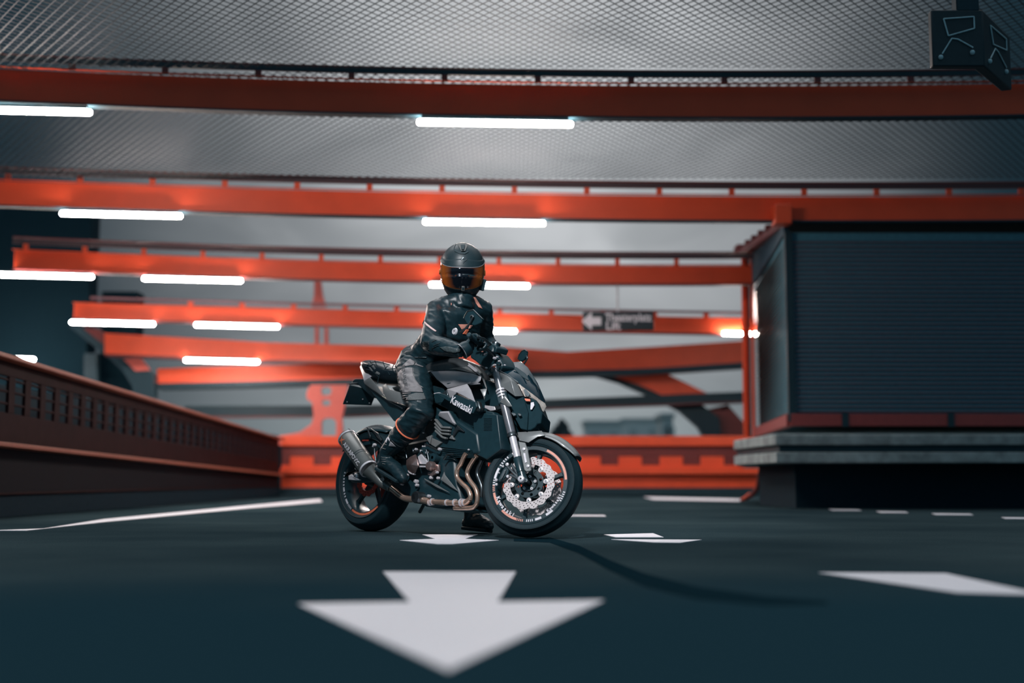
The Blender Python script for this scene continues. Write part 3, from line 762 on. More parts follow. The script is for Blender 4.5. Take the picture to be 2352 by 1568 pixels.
rwst = [(-118, -50, ORS), (196, 200, WST)]+ticks(170, 215, 9, WST)+[(216, 226, WST)]+ticks(228, 240, 5, WST)
rw, RT = wheel('rear_wheel', RAX, RR, .243, .185, False, 5, -62, rwst, ID)
def petal_disc(ro, ri, n, hr, rows=3, k=34):
    out = []
    for i in range(180):
        a = 2*math.pi*i/180; out.append(((ro+.004*math.cos(n*a))*math.cos(a), (ro+.004*math.cos(n*a))*math.sin(a)))
    inn = []
    for i in range(144):
        a = 2*math.pi*i/144; r = ri-.0018*max(0, math.cos(8*a))**2; inn.append((r*math.cos(a), r*math.sin(a)))
    loops = [out, inn]
    for j in range(rows):
        rr = ri+(ro-ri)*(j+.75)/(rows+.35)
        for i in range(k):
            a = 2*math.pi*(i+.33*j)/k; loops.append(circ(rr*math.cos(a), rr*math.sin(a), hr, 6))
    return loops
for side in (1, -1):
    me = curve_mesh('d', petal_disc(.157, .116, 16, .0038), .0025, 0)
    me.transform(FT @ Matrix.Translation((0, 0, side*.066))); link('brake_disc', me, DISC, fw, smooth=0)
    me = curve_mesh('d', [circ(0, 0, .088, 48), circ(0, 0, .055, 30)]+[circ(.072*math.cos(a), .072*math.sin(a), .010, 10) for a in [i*math.pi/4+.39 for i in range(8)]], .004, 0)
    me.transform(FT @ Matrix.Translation((0, 0, side*.060))); c_ = link('disc_carrier', me, BLKM, fw, smooth=0)
    for i in range(8):
        a = i*math.pi/4+.2
        T2 = FT @ Matrix.Translation((.107*math.cos(a), .107*math.sin(a), side*.066))
        me = curve_mesh('d', [[(x*1.25, y) for x, y in circ(0, 0, .015, 16)]], .002, 0); me.transform(T2 @ Matrix.Rotation(a, 4, 'Z')); link('disc_lug', me, DISC, c_, smooth=0)
        MB().lathe([(0, side*.007), (.004, side*.007), (.0105, side*.006), (.0105, -side*.004), (0, -side*.004)], T2, 14).build('disc_rivet', STEEL, c_)
        MB().lathe([(0, side*.0075), (.0045, side*.0075), (.0045, side*.0055)], T2, 10).build('rivet_hole', BLK, c_)
    for i in range(5):
        a = i*2*math.pi/5+.35; T2 = FT @ Matrix.Translation((.040*math.cos(a), .040*math.sin(a), side*.066))
        MB().lathe([(.0035, side*.006), (.008, side*.006), (.009, -side*.01), (.0035, -side*.01)], T2, 12, close=True).build('disc_bolt', STEEL, c_)
me = curve_mesh('d', petal_disc(.118, .082, 14, .0045, 2, 22), .0025, 0); me.transform(RT @ Matrix.Translation((0, 0, .055))); link('brake_disc', me, REDM, rw, smooth=0)
teeth = []
for i in range(84): a = 2*math.pi*i/84; r = .112+(.006 if i % 2 else 0); teeth.append((r*math.cos(a), r*math.sin(a)))
me = curve_mesh('d', [teeth, circ(0, 0, .05, 24)]+[circ(.085*math.cos(a), .085*math.sin(a), .016, 10) for a in [i*math.pi/4 for i in range(8)]], .003, 0)
me.transform(RT @ Matrix.Translation((0, 0, -.10))); link('sprocket', me, REDM, rw, smooth=0)
# axle hardware
MB().lathe([(.006, .013), (.013, .013), (.019, .010), (.021, -.012), (.006, -.012)], FT @ Matrix.Translation((-.024, 0, .135)), 20, close=True).build('axle_nut', STEEL, fw)
MB().lathe([(0, -.12), (.010, -.12), (.010, .12), (0, .12)], FT, 12).build('axle', DSTEEL, fw)
MB().lathe([(.008, .015), (.016, .015), (.022, .01), (.022, -.01), (.008, -.01)], RT @ Matrix.Translation((0, 0, .155)), 20, close=True).build('axle_nut', STEEL, rw)
# ---------------------------------------------------------------- front fork
def leg_pt(t, y): return AXLE+V((-.022, y, .0))+AX*t          # along the steering axis direction
for sy in (-.105, .105):
    lg = MB().tube([leg_pt(.30, sy), leg_pt(.31, sy), leg_pt(.76, sy)], [.024, .027, .027], 20)
    lo = bld(lg, 'fork_tube', mat('fork_outer_tube', (.26, .26, .28), .25, metal=.6), front=True)
    bld(MB().tube([leg_pt(.285, sy), leg_pt(.288, sy), leg_pt(.306, sy), leg_pt(.31, sy)], [.026, .031, .031, .028], 20), 'fork_seal', DSTEEL, lo, front=True)
    bld(MB().tube([leg_pt(.14, sy), leg_pt(.29, sy)], .0215, 20), 'fork_stanchion', STEEL, lo, front=True)
    bld(MB().tube([leg_pt(.05, sy), leg_pt(.055, sy), leg_pt(.145, sy), leg_pt(.15, sy)], [.020, .026, .028, .024], 18), 'fork_bottom', BLKM, lo, front=True)
    bld(MB().tube([leg_pt(-.012, sy), leg_pt(.06, sy)], [(.030, .022), (.024, .022)], 16, flat=(1, 0, 0)), 'axle_clamp', BLKM, lo, front=True)
    for t in (.555, .575, .595): bld(MB().tube([leg_pt(t, sy), leg_pt(t+.011, sy)], .0335, 20), 'clamp_ring', STEEL, lo, front=True)
    bld(MB().tube([leg_pt(.765, sy), leg_pt(.775, sy), leg_pt(.782, sy)], [.028, .026, .018], 18), 'fork_cap', STEEL, lo, front=True)
for t, h in ((.545, .075), (.735, .03)):
    bld(MB().bar(leg_pt(t, -.13), leg_pt(t, .13), .07, h, AX), 'triple_clamp', BLKM, front=True, bevel=.01)
plate_('clamp_bracket', 6, [(560, 905), (700, 925), (712, 975), (640, 985), (560, 945)], -.09, .02, STEEL)
plate_('clamp_bracket', 6, [(700, 915), (780, 905), (800, 950), (715, 985), (600, 1010), (590, 985), (710, 975)], -.10, .02, DSTEEL)
# fork protector with bolts and white label (bolted to fender bracket)
fp = plate_('fork_guard', 4, [(632, 508), (700, 520), (725, 590), (762, 800), (752, 812), (710, 818), (690, 800), (645, 590)], -.135, .012, GREY, True)
for X, Y in ((686, 587), (728, 762)):
    p = Q(4, X, Y, -.138, True); bld(MB().lathe([(0, .004), (.006, .004), (.010, .002), (.010, -.003)], at_axle(p), 16), 'bolt', STEEL, fp, True)
plate_('guard_label', 4, [(680, 630), (700, 628), (718, 720), (698, 728)], -.139, .003, WST, True, bevel=0, parent=fp)
# brake calipers
for sy in (-1, 1):
    cp = [Q(4, X, Y, -.10, True) for X, Y in ((505, 750), (540, 790), (520, 850), (480, 900), (430, 925), (415, 900), (440, 850), (470, 790))]
    mb = MB().prism(cp, (0, .05, 0))
    if sy == 1: mb.v = [V((p.x, -p.y, p.z)) for p in mb.v]
    k = bld(mb, 'brake_caliper', BLKM, front=True, bevel=.006)
    if sy == -1:
        for X, Y, r in ((515, 745, .011), (520, 868, .009), (403, 905, .009), (405, 950, .008), (473, 765, .007), (432, 832, .005)):
            bld(MB().lathe([(0, .006), (r*.6, .006), (r, .003), (r, -.006)], at_axle(Q(4, X, Y, -.106, True)), 14), 'bolt', STEEL, k, True)
        bld(MB().prism([Q(4, X, Y, -.108, True) for X, Y in ((440, 895), (455, 850), (480, 800), (500, 790), (495, 830), (470, 880), (450, 905))], (0, .01, 0)), 'caliper_face', DSTEEL, k, True, bevel=.002)
for a, b in (((522, 770), (650, 905)), ((560, 740), (640, 870)), ((545, 850), (640, 900))):
    bld(MB().bar(Q(4, *a, -.095, True), Q(4, *b, -.100, True), .014, .022, V((0, 1, 0))), 'caliper_bracket', DSTEEL, front=True, bevel=.003)
# front mudguard wrapped round the tyre
def fender(c, r, a0, a1, w, m, name, M, n=26, drop=.045, taper=.75):
    mb = MB(); vs = []; fs = []; q = 9
    for i in range(n+1):
        a = math.radians(a0+(a1-a0)*i/n); e_ = min(1, min(i, n-i)/5.0); ww = w*(taper+(1-taper)*e_)
        for j in range(q):
            v = -1+2*j/(q-1); rr = r-drop*abs(v)**2.6*(.5+.5*e_)
            vs.append(V((c.x+rr*math.cos(a), c.y+ww*v, c.z+rr*math.sin(a))))
    for i in range(n):
        for j in range(q-1): fs.append((i*q+j, i*q+j+1, (i+1)*q+j+1, (i+1)*q+j))
    return bld(mb.add(vs, fs), name, m, front=M, solid=.004, smooth=50)
ff = fender(AXLE, .335, 38, 128, .072, GREY, 'front_mudguard', True)
facets('mudguard_side', 4, [(622, 415, -.078), (870, 400, -.07), (905, 448, -.082), (830, 462, -.086), (735, 522, -.088), (640, 500, -.088)], [(0, 1, 2, 3, 4, 5)], GREY, front=True, mirror=True, parent=None)
# ---------------------------------------------------------------- headlight cowl and screen
facets('headlight_cowl', 6, [(700, 408, -.10), (830, 452, -.115), (925, 515, -.12), (1005, 600, -.12), (1098, 782, -.10), (985, 785, -.125), (780, 632, -.125), (930, 575, -.145)],
       [(0, 1, 7, 6), (1, 2, 7), (2, 3, 7), (3, 4, 7), (4, 5, 7), (5, 6, 7)], GREY, front=True, mirror=True)
plate_('cowl_inner', 6, [(720, 430), (1000, 600), (1095, 782), (1165, 1010), (1150, 1250), (1060, 1230), (960, 1040), (880, 870), (790, 650)], -.098, .196, BLKF, True)
facets('windscreen', 6, [(735, 410, -.10), (985, 545, -.115), (1022, 605, -.118), (1215, 745, -.09), (1395, 878, -.015), (850, 318, -.05), (1060, 308, .02), (1155, 385, .0), (1290, 600, 0), (1398, 850, 0)],
       [(0, 5, 6, 1), (1, 6, 7, 2), (2, 7, 8, 3), (3, 8, 9, 4)], GLOSS, front=True, mirror=False, smooth=45)
facets('windscreen_far', 6, [(850, 318, -.05), (1060, 308, .02), (1155, 385, .0), (1290, 600, 0), (1398, 850, 0), (1180, 470, .10), (1240, 600, .11), (1330, 740, .08)],
       [(0, 1, 2, 5), (2, 3, 6, 5), (3, 4, 7, 6)], GLOSS, front=True, smooth=45)
plate_('screen_trim', 6, [(960, 395), (1000, 372), (1130, 470), (1180, 560), (1150, 560), (1060, 500)], -.075, .01, BLKM, True)
plate_('screen_trim', 6, [(1172, 462), (1200, 465), (1255, 545), (1330, 700), (1290, 640), (1240, 590)], -.03, .01, BLKM, True)
plate_('cowl_edge', 6, [(690, 398), (760, 412), (900, 485), (1020, 570), (1035, 605), (1000, 585), (900, 510), (780, 440)], -.128, .012, DSTEEL, True)
hl = facets('headlight', 6, [(1025, 608, -.118), (1215, 745, -.088), (1300, 800, -.05), (1395, 880, -.012), (1413, 925, 0), (1378, 1000, -.012), (1325, 965, -.035), (1290, 850, -.06), (1210, 800, -.09), (1115, 788, -.108), (1070, 700, -.118)],
       [(0, 1, 10), (10, 1, 8, 9), (1, 2, 7, 8), (2, 3, 6, 7), (3, 4, 5, 6)], GLASSL, front=True, smooth=5)
facets('headlight', 6, [(1395, 880, .012), (1413, 925, .0), (1378, 1000, .012), (1370, 900, .09), (1330, 820, .10)], [(0, 1, 2, 3, 4)], GLASSL, front=True)
for pts, m, y in (([(1115, 812), (1190, 820), (1195, 850), (1140, 850), (1120, 832)], ORS, -.112), ([(1200, 870), (1240, 862), (1250, 905), (1215, 965), (1195, 965)], WST, -.10),
                  ([(1165, 990), (1310, 945), (1328, 962), (1170, 1010)], WST, -.075), ([(1255, 850), (1285, 850), (1325, 960), (1290, 940)], SALM, -.07), ([(1100, 690), (1130, 680), (1190, 750), (1160, 790), (1120, 760)], DSTEEL, -.116)):
    plate_('reflector', 6, pts, y, .006, m, True, bevel=0, parent=hl)
plate_('headlight_bezel', 6, [(1095, 782), (1200, 800), (1290, 850), (1330, 970), (1362, 1010), (1342, 1160), (1290, 1165), (1262, 1210), (1200, 1250), (1140, 1255), (1100, 1000)], -.085, .17, BLKF, True, bevel=.006)
plate_('chin_bracket', 6, [(1200, 1215), (1275, 1222), (1285, 1180), (1318, 1195), (1300, 1240), (1205, 1252)], -.04, .03, DSTEEL, True)
facets('fork_cover', 6, [(775, 862, -.14), (850, 765, -.14), (945, 925, -.14), (880, 925, -.13), (840, 800, -.15)], [(0, 1, 4), (4, 1, 2, 3), (0, 4, 3)], GREY, front=True, mirror=True)
plate_('lamp_stay', 6, [(900, 1000), (990, 1015), (1000, 1045), (960, 1060), (930, 1020)], -.12, .01, DSTEEL, True)
plate_('lamp_stay', 6, [(1010, 1015), (1060, 1020), (1075, 1050), (1040, 1060)], -.12, .01, DSTEEL, True)
# ---------------------------------------------------------------- handlebar, controls, mirrors
HB = AXLE+AX*.775+V((.0, 0, .0)); HB.y = 0
bar_pts = [V((HB.x-.10, -.375, HB.z+.075)), V((HB.x-.075, -.24, HB.z+.08)), V((HB.x-.01, -.11, HB.z+.05)), V((HB.x, 0, HB.z+.03)), V((HB.x-.01, .11, HB.z+.05)), V((HB.x-.075, .24, HB.z+.08)), V((HB.x-.10, .375, HB.z+.075))]
bld(MB().tube(bar_pts, .0135, 14), 'handlebar', BLKM, front=True)
for sy in (-1, 1):
    a = V((HB.x-.10, sy*.37, HB.z+.075)); b = V((HB.x-.08, sy*.25, HB.z+.08))
    g_ = bld(MB().tube([a, a.lerp(b, .03), b], [.016, .018, .018], 16), 'grip', FABRIC, front=True)
    bld(MB().tube([a+V((0, sy*.035, 0)), a+V((0, sy*.030, 0)), a+V((0, sy*.0, 0))], [.011, .016, .015], 16), 'bar_end', BLKM, g_, True)
    bld(MB().tube([b+V((.02, -sy*.02, -.005)), b+V((.065, sy*.0, .0)), b+V((.055, sy*.09, .0)), a+V((.045, sy*.01, .0))], [.008, (.009, .005), (.008, .004), .005], 10), 'lever', DSTEEL, g_, True)
    bld(MB().box(b+V((.01, -sy*.035, .0)), (.045, .055, .04)), 'switch_box', BLK, g_, True, bevel=.006)
    mm = V((HB.x-.02, sy*.24, HB.z+.10))
bld(MB().tube([V((HB.x-.03, -.16, HB.z+.06)), V((HB.x-.02, -.16, HB.z+.12))], .024, 16), 'brake_reservoir', BLK, front=True)
bld(MB().tube([V((HB.x-.02, -.16, HB.z+.12)), V((HB.x-.018, -.16, HB.z+.13))], .027, 16), 'reservoir_cap', DSTEEL, front=True)
# right mirror (towards the viewer): round joint, curved stem and dark pentagonal head
def mirror_(stem, head, y, zoom=0, joint=None):
    e = bpy.data.objects.new('mirror', None); COL.objects.link(e); e.parent = bike
    path('stem', zoom, [(x, yy, y) for x, yy in stem], .0055, DSTEEL, parent=e)
    P = [L(x, yy, y+.012) for x, yy in head]
    bld(MB().prism(P, (0, .018, 0)), 'mirror_head', BLKF, e, bevel=.006)
    mb = MB(); 
    rim_ = [L(x, yy, y+.008) for x, yy in head[:5]]
    mb.tube(rim_, .0028, 8); bld(mb, 'mirror_rim', DSTEEL, e)
    if joint:
        c = L(*joint, y); bld(MB().lathe([(.008, .008), (.018, .008), (.022, 0), (.018, -.008), (.008, -.008)], at_axle(c), 18, close=True), 'joint', STEEL, e)
mirror_([(1056, 763), (1066, 757), (1078, 744), (1084, 733), (1087, 727), (1083, 725), (1080, 729)], [(1065, 731), (1067, 725), (1074, 714), (1087, 711), (1108, 732), (1104, 742), (1090, 748), (1072, 744)], -.50, joint=(1045, 761))
mirror_([(1203, 837), (1211, 823), (1209, 818)], [(1189, 825), (1192, 814), (1199, 805), (1206, 803), (1210, 807), (1209, 816), (1203, 826), (1194, 831)], .22)
plate_('instrument_pod', 7, [(1130, 640), (1250, 660), (1400, 755), (1452, 825), (1390, 985), (1200, 900), (1060, 850)], -.14, .10, BLK, bevel=.006)
plate_('instrument_edge', 7, [(1010, 640), (1130, 630), (1085, 830), (1045, 840), (1085, 700), (1030, 680)], -.16, .01, STEEL)
path('brake_hose', 7, [(1400, 1030, -.12), (1520, 1130, -.1), (1600, 1260, -.08), (1690, 1420, -.06)], .006, BLK)
path('cable', 7, [(1260, 660, -.12), (1420, 780, -.1), (1540, 1080, -.06), (1640, 1330, -.05)], .005, BLK)
path('cable', 7, [(620, 560, -.2), (700, 640, -.18), (840, 700, -.16), (1000, 900, -.1), (1200, 1300, -.06)], .006, BLK)
plate_('bar_clamp', 7, [(600, 760), (780, 700), (1050, 760), (1400, 1000), (1560, 1200), (1640, 1440), (1500, 1620), (1200, 1620), (900, 1420), (700, 1250), (560, 1150)], -.10, .12, BLK, bevel=.01)
for X, Y, r, mm in ((880, 838, .007, STEEL), (945, 870, .010, WST), (955, 950, .008, SALM), (1040, 1050, .010, STEEL), (1015, 830, .010, SALM), (1090, 1025, .006, STEEL), (1145, 910, .009, DSTEEL), (1350, 1170, .014, STEEL), (1440, 1130, .010, STEEL), (1510, 1270, .010, STEEL), (1480, 1390, .009, DSTEEL), (1340, 1450, .009, ORS), (1690, 1400, .008, STEEL), (1090, 1490, .009, STEEL), (1210, 1500, .008, DSTEEL), (760, 720, .012, STEEL), (840, 590, .012, WST), (760, 580, .010, WST), (900, 600, .010, STEEL), (990, 600, .010, STEEL)):
    bld(MB().lathe([(0, r*.5), (r*.4, r*.5), (r*.6, r*.2), (r*.6, -r)], at_axle(Q(7, X, Y, -.128 if Y > 700 else -.20)), 12), 'bolt', mm)
# ---------------------------------------------------------------- tank
def pillow(name, z, pts, yc, w, m, p=3.5, front=False, sub=1, levels=(1, .985, .95, .88, .75, .5, .25)):
    P = [Q(z, X, Y, yc, front) for X, Y in pts]; c = sum(P, V())/len(P)
    mb = MB(); n = len(P); rings = []
    for s in (-1, 1):
        for t in (levels if s == -1 else levels[1:]):
            y = yc+s*w*(1-t**p)**(1/2.2); rings.append((s, t, [V((c.x+(q.x-c.x)*t, y, c.z+(q.z-c.z)*t)) for q in P]))
    vs = []; fs = []
    for s, t, R in rings: vs += R
    def st(a, b):
        for i in range(n): fs.append((a*n+i, a*n+(i+1) % n, b*n+(i+1) % n, b*n+i))
    k = len(levels)
    for i in range(k-1): st(i, i+1)
    st(0, k)
    for i in range(k, 2*k-2): st(i, i+1)
    vs += [V((c.x, yc-w, c.z)), V((c.x, yc+w, c.z))]; N_ = len(vs)
    for i in range(n): fs.append(((k-1)*n+i, (k-1)*n+(i+1) % n, N_-2)); fs.append(((2*k-2)*n+i, (2*k-2)*n+(i+1) % n, N_-1))
    return bld(mb.add(vs, fs), name, m, None, front, sub=sub, smooth=60)
pillow('fuel_tank', 5, [(1390, 545), (1400, 470), (1480, 400), (1650, 350), (1800, 318), (1930, 292), (2060, 330), (2180, 410), (2270, 520), (2330, 640), (2345, 770), (2200, 800), (1950, 800), (1750, 800), (1600, 640)], -.03, .125, mat('dark_grey_paint', (.07, .08, .085), .36, metal=.5))
facets('tank_side_panel', 5, [(1450, 505, -.150), (1700, 497, -.165), (1900, 503, -.168), (2100, 535, -.162), (2252, 590, -.145), (2240, 650, -.15), (2195, 692, -.155), (2040, 702, -.165), (1720, 772, -.165), (1640, 700, -.165), (1550, 630, -.160), (1850, 610, -.182)],
       [(0, 1, 11, 10), (1, 2, 11), (2, 3, 11), (3, 4, 11), (4, 5, 6, 11), (6, 7, 11), (7, 8, 11), (8, 9, 11), (9, 10, 11)], GREYL, th=.006, smooth=50, mirror=True)
facets('tank_upper_panel', 5, [(1385, 530, -.14), (1412, 468, -.14), (1470, 418, -.13), (1650, 368, -.11), (1850, 378, -.11), (2050, 445, -.11), (2180, 552, -.13), (2000, 505, -.155), (1850, 472, -.155), (1650, 470, -.15), (1470, 498, -.15)],
       [(0, 1, 2, 10), (2, 3, 9, 10), (3, 4, 8, 9), (4, 5, 7, 8), (5, 6, 7)], GREY, smooth=50, mirror=True)
facets('tank_ridge', 5, [(1832, 338, -.075), (1900, 360, -.095), (2060, 430, -.10), (2190, 540, -.11), (2252, 590, -.11), (2180, 470, -.085), (2050, 372, -.07), (1880, 312, -.06)], [(0, 1, 2, 6, 7), (2, 3, 5, 6), (3, 4, 5)], GREYL, smooth=50, mirror=True)
facets('tank_ridge', 5, [(1885, 306, -.045), (1950, 300, -.03), (2090, 362, -.03), (2200, 450, -.04), (2275, 545, -.06), (2345, 770, -.09), (2322, 770, -.095), (2258, 600, -.08), (2170, 470, -.065), (2050, 366, -.05)],
       [(0, 1, 2, 9), (2, 3, 8, 9), (3, 4, 7, 8), (4, 5, 6, 7)], GREY, smooth=50)
plate_('tank_crease', 5, [(1700, 692), (1850, 668), (1960, 664), (1850, 676), (1720, 698)], -.176, .004, BLK, bevel=0)
plate_('tank_lower_lip', 5, [(2030, 705), (2225, 690), (2225, 704), (2070, 718)], -.158, .01, STEEL)
# radiator shroud with lettering
facets('shroud_panel', 5, [(1712, 788, -.19), (2032, 705, -.185), (1865, 838, -.215), (2158, 990, -.195), (1845, 868, -.21), (1760, 932, -.20), (2090, 800, -.19)],
       [(0, 1, 2), (1, 6, 2), (6, 3, 2), (0, 2, 4), (0, 4, 5)], GREYL, th=.008, smooth=5, mirror=True)
sh = plate_('shroud_lower', 5, [(1520, 850), (1600, 845), (1700, 880), (1760, 925), (1850, 872), (2160, 992), (2180, 1060), (2120, 1170), (2060, 1160), (1900, 1090), (1800, 1010), (1700, 960)], -.212, .07, BLK, mirror=True)
def text_on(txt, z, p0, p1, y, m, parent, name='lettering', bold=.001, hscale=1.0, flipn=1, front=False, asp=1.0):
    a = Q(z, *p0, y, front); b = Q(z, *p1, y, front)
    me = text_mesh('t', txt, 1, .0, bold, 'LEFT'); wdt = max(v.co.x for v in me.vertices)-min(v.co.x for v in me.vertices)
    x0 = min(v.co.x for v in me.vertices); s = (b-a).length/wdt
    X = (b-a).normalized(); Yv = V((0, -1, 0)).cross(X)*1.0; Z = V((0, -1, 0))
    M = Matrix((X, Yv, Z)).transposed().to_4x4(); M.translation = a
    me.transform(M @ Matrix.Diagonal((s, s*asp, .0015, 1)) @ Matrix.Translation((-x0, 0, 0)))
    if front: me.transform(Mf)
    return link(name, me, m, parent, smooth=0)
text_on('Kawasaki', 5, (1776, 950), (2098, 1128), -.2135, WST, sh, bold=.02, asp=1.15)
bld(MB().prism([Q(5, X, Y, -.20) for X, Y in ((2180, 965), (2205, 985), (2232, 1090), (2220, 1132), (2190, 1142), (2150, 1125), (2145, 1090), (2165, 1020))], (0, .03, 0)), 'turn_signal', DSTEEL, bevel=.006)
facets('shroud_front', 5, [(2235, 790, -.14), (2345, 775, -.12), (2320, 880, -.13), (2300, 960, -.13), (2285, 905, -.14)], [(0, 1, 2, 4), (4, 2, 3)], GREY, mirror=True)
plate_('shroud_front', 6, [(545, 425), (620, 405), (650, 480), (600, 495)], -.08, .02, GREY)
path('trim_line', 5, [(1500, 858, -.19), (1600, 848, -.19), (1740, 935, -.19)], .003, STEEL)
plate_('frame_gusset', 5, [(1625, 850), (1700, 790), (1725, 900)], -.175, .01, DSTEEL)
# dark mass below the tank: frame, airbox, radiator
plate_('frame_head', 1, [(1060, 320), (1200, 300), (1290, 330), (1330, 560), (1100, 570)], -.05, .1, BLK, bevel=.01)
plate_('frame', 1, [(740, 330), (880, 360), (930, 440), (1180, 530), (1250, 540), (1290, 640), (1240, 700), (1000, 640), (900, 520), (800, 470), (700, 520), (560, 430)], -.12, .24, BLK, bevel=.01)
plate_('frame', 1, [(560, 560), (760, 470), (870, 540), (840, 700), (770, 780), (600, 800), (500, 780)], -.10, .2, BLK, bevel=.01)
rad = plate_('radiator', 1, [(1090, 540), (1280, 560), (1310, 820), (1200, 900), (1120, 860)], -.15, .30, BLK, bevel=.006)
for i in range(9):
    a = Q(1, 1180, 590+i*11, -.153); b = Q(1, 1240, 590+i*11, -.153); bld(MB().bar(a, b, .002, .0014), 'fin', DSTEEL, rad)
plate_('crankcase', 1, [(560, 780), (640, 760), (760, 740), (850, 800), (960, 880), (970, 1000), (990, 1100), (1020, 1230), (740, 1250), (620, 1190), (480, 1080), (470, 950)], -.15, .30, BLK, bevel=.02)
plate_('cylinder_block', 1, [(760, 560), (980, 600), (1130, 700), (1150, 850), (1000, 880), (820, 800), (720, 700)], -.16, .32, BLK, bevel=.015)
for i in range(6):
    a = Q(1, 850+i*6, 800+i*16, -.165); b = Q(1, 1090+i*4, 830+i*10, -.165); bld(MB().bar(a, b, .006, .004), 'cooling_fin', BLKM)
# bronze engine cover
cov = facets('engine_cover', 3, [(762, 722, -.19), (800, 690, -.195), (856, 664, -.195), (872, 722, -.215), (886, 782, -.215), (852, 852, -.195), (830, 876, -.19), (780, 842, -.19), (758, 772, -.19), (815, 770, -.225)],
             [(0, 1, 9, 8), (1, 2, 3, 9), (3, 4, 9), (4, 5, 9), (5, 6, 7, 9), (7, 8, 9)], BRONZE, th=.012, smooth=8)
plate_('cover_band', 3, [(872, 684), (905, 655), (980, 742), (978, 765), (892, 763), (884, 740)], -.205, .02, STEEL, parent=cov)
plate_('cover_band', 3, [(886, 778), (985, 780), (985, 797), (884, 797)], -.205, .02, STEEL, parent=cov)
plate_('cover_band', 3, [(768, 822), (785, 846), (834, 862), (828, 878), (790, 868), (766, 846)], -.20, .02, STEEL, parent=cov)
plate_('cover_band', 3, [(975, 850), (1062, 822), (1055, 868), (1024, 886), (980, 880)], -.19, .02, BRONZE, parent=cov)
plate_('cover_band', 3, [(1048, 762), (1090, 765), (1092, 840), (1060, 838)], -.18, .02, BRONZE, parent=cov)
bld(MB().lathe([(0, .022), (.024, .020), (.030, .008), (.030, -.02)], at_axle(Q(3, 1010, 784, -.20)), 24), 'oil_cap', BRONZE, cov)
bld(MB().lathe([(.018, .01), (.026, .01), (.028, -.02), (.016, -.02)], at_axle(Q(3, 925, 665, -.18)), 20, close=True), 'water_pump', BLKM)
bld(MB().lathe([(.010, .012), (.028, .010), (.032, -.03), (.0, -.03)], at_axle(Q(3, 1042, 695, -.18)), 20), 'water_pump', BLKM)
# ribbed side cover
plate_('airbox_cover', 3, [(1050, 270), (1098, 202), (1212, 198), (1285, 340), (1232, 470), (1160, 505), (1078, 445)], -.17, .05, BLK)
facets('rib_top', 3, [(1112, 208, -.19), (1205, 205, -.19), (1278, 332, -.19), (1272, 350, -.185), (1092, 248, -.185), (1120, 222, -.20), (1195, 220, -.20), (1245, 318, -.20)],
       [(0, 1, 6, 5), (1, 2, 7, 6), (2, 3, 7), (3, 4, 5, 6, 7), (4, 0, 5)], GREYL, smooth=5)
for pts in ([(1064, 290), (1130, 374), (1224, 380)], [(1060, 330), (1126, 406), (1218, 414)], [(1062, 370), (1130, 440), (1214, 450)], [(1066, 410), (1142, 480), (1182, 492)]):
    mb = MB(); P = [Q(3, X, Y, -.186) for X, Y in pts]
    for i in range(2): mb.bar(P[i], P[i+1], .022, .012, V((0, 0, 1)))
    bld(mb, 'rib', GREY, bevel=.003)
for pts, m in (([(955, 478), (1018, 455), (1000, 552)], GREY), ([(1022, 486), (1125, 532), (1060, 586), (1012, 556)], GREY), ([(1195, 490), (1232, 455), (1258, 505)], GREY), ([(1290, 350), (1360, 420), (1300, 400), (1250, 470), (1240, 440)], DSTEEL),
               ([(800, 455), (852, 422), (890, 452), (832, 488), (800, 485)], GREY)):
    plate_('side_cover', 3, pts, -.175, .02, m)
facets('belly_cowl', 3, [(1165, 880, -.17), (1300, 1050, -.16), (1225, 1005, -.165), (1120, 930, -.17), (1155, 845, -.17)], [(0, 1, 2, 3, 4)], GREY, mirror=True)
facets('belly_cowl', 3, [(945, 915, -.17), (1090, 990, -.17), (1215, 1066, -.165), (1080, 1012, -.17), (950, 930, -.17)], [(0, 1, 2, 3, 4)], GREY, mirror=True)
for X, Y, r in ((1075, 850, .008), (1010, 905, .010), (1085, 910, .009), (850, 945, .012), (860, 985, .010), (985, 1100, .009), (1000, 1100, .006), (950, 575, .006), (925, 575, .005), (502, 990, .012), (700, 970, .010), (765, 878, .008), (1010, 295, .005), (1100, 605, .010), (1410, 610, .005), (930, 430, .005), (850, 605, .009), (905, 625, .008), (965, 640, .008), (410, 560, .010), (400, 575, .006), (640, 770, .006)):
    bld(MB().lathe([(r*.35, r*.7), (r*.7, r*.7), (r, r*.3), (r, -r*1.5), (r*.35, -r)], at_axle(Q(3, X, Y, -.185)), 12, close=True), 'bolt', STEEL)
for pts, r in (([(745, 590), (750, 640), (758, 700)], .006), ([(825, 600), (835, 640), (900, 615)], .008), ([(965, 615), (985, 690), (990, 740)], .006), ([(1150, 715), (1190, 665), (1255, 660)], .006), ([(625, 650), (680, 690), (735, 695)], .008), 
               ([(615, 660), (622, 720), (625, 790), (625, 830)], .007), ([(660, 640), (740, 630)], .005), ([(900, 640), (960, 690), (900, 700)], .006), ([(950, 550), (1010, 580), (1090, 620)], .006)):
    path('hose', 3, [(x, y) for x, y in pts], r, DSTEEL, y=-.19)
plate_('pedal_tip', 3, [(612, 795), (640, 790), (640, 815), (622, 845), (612, 838)], -.21, .02, DSTEEL)
plate_('side_cover', 1, [(620, 720), (645, 700), (640, 740)], -.2, .01, REDM)
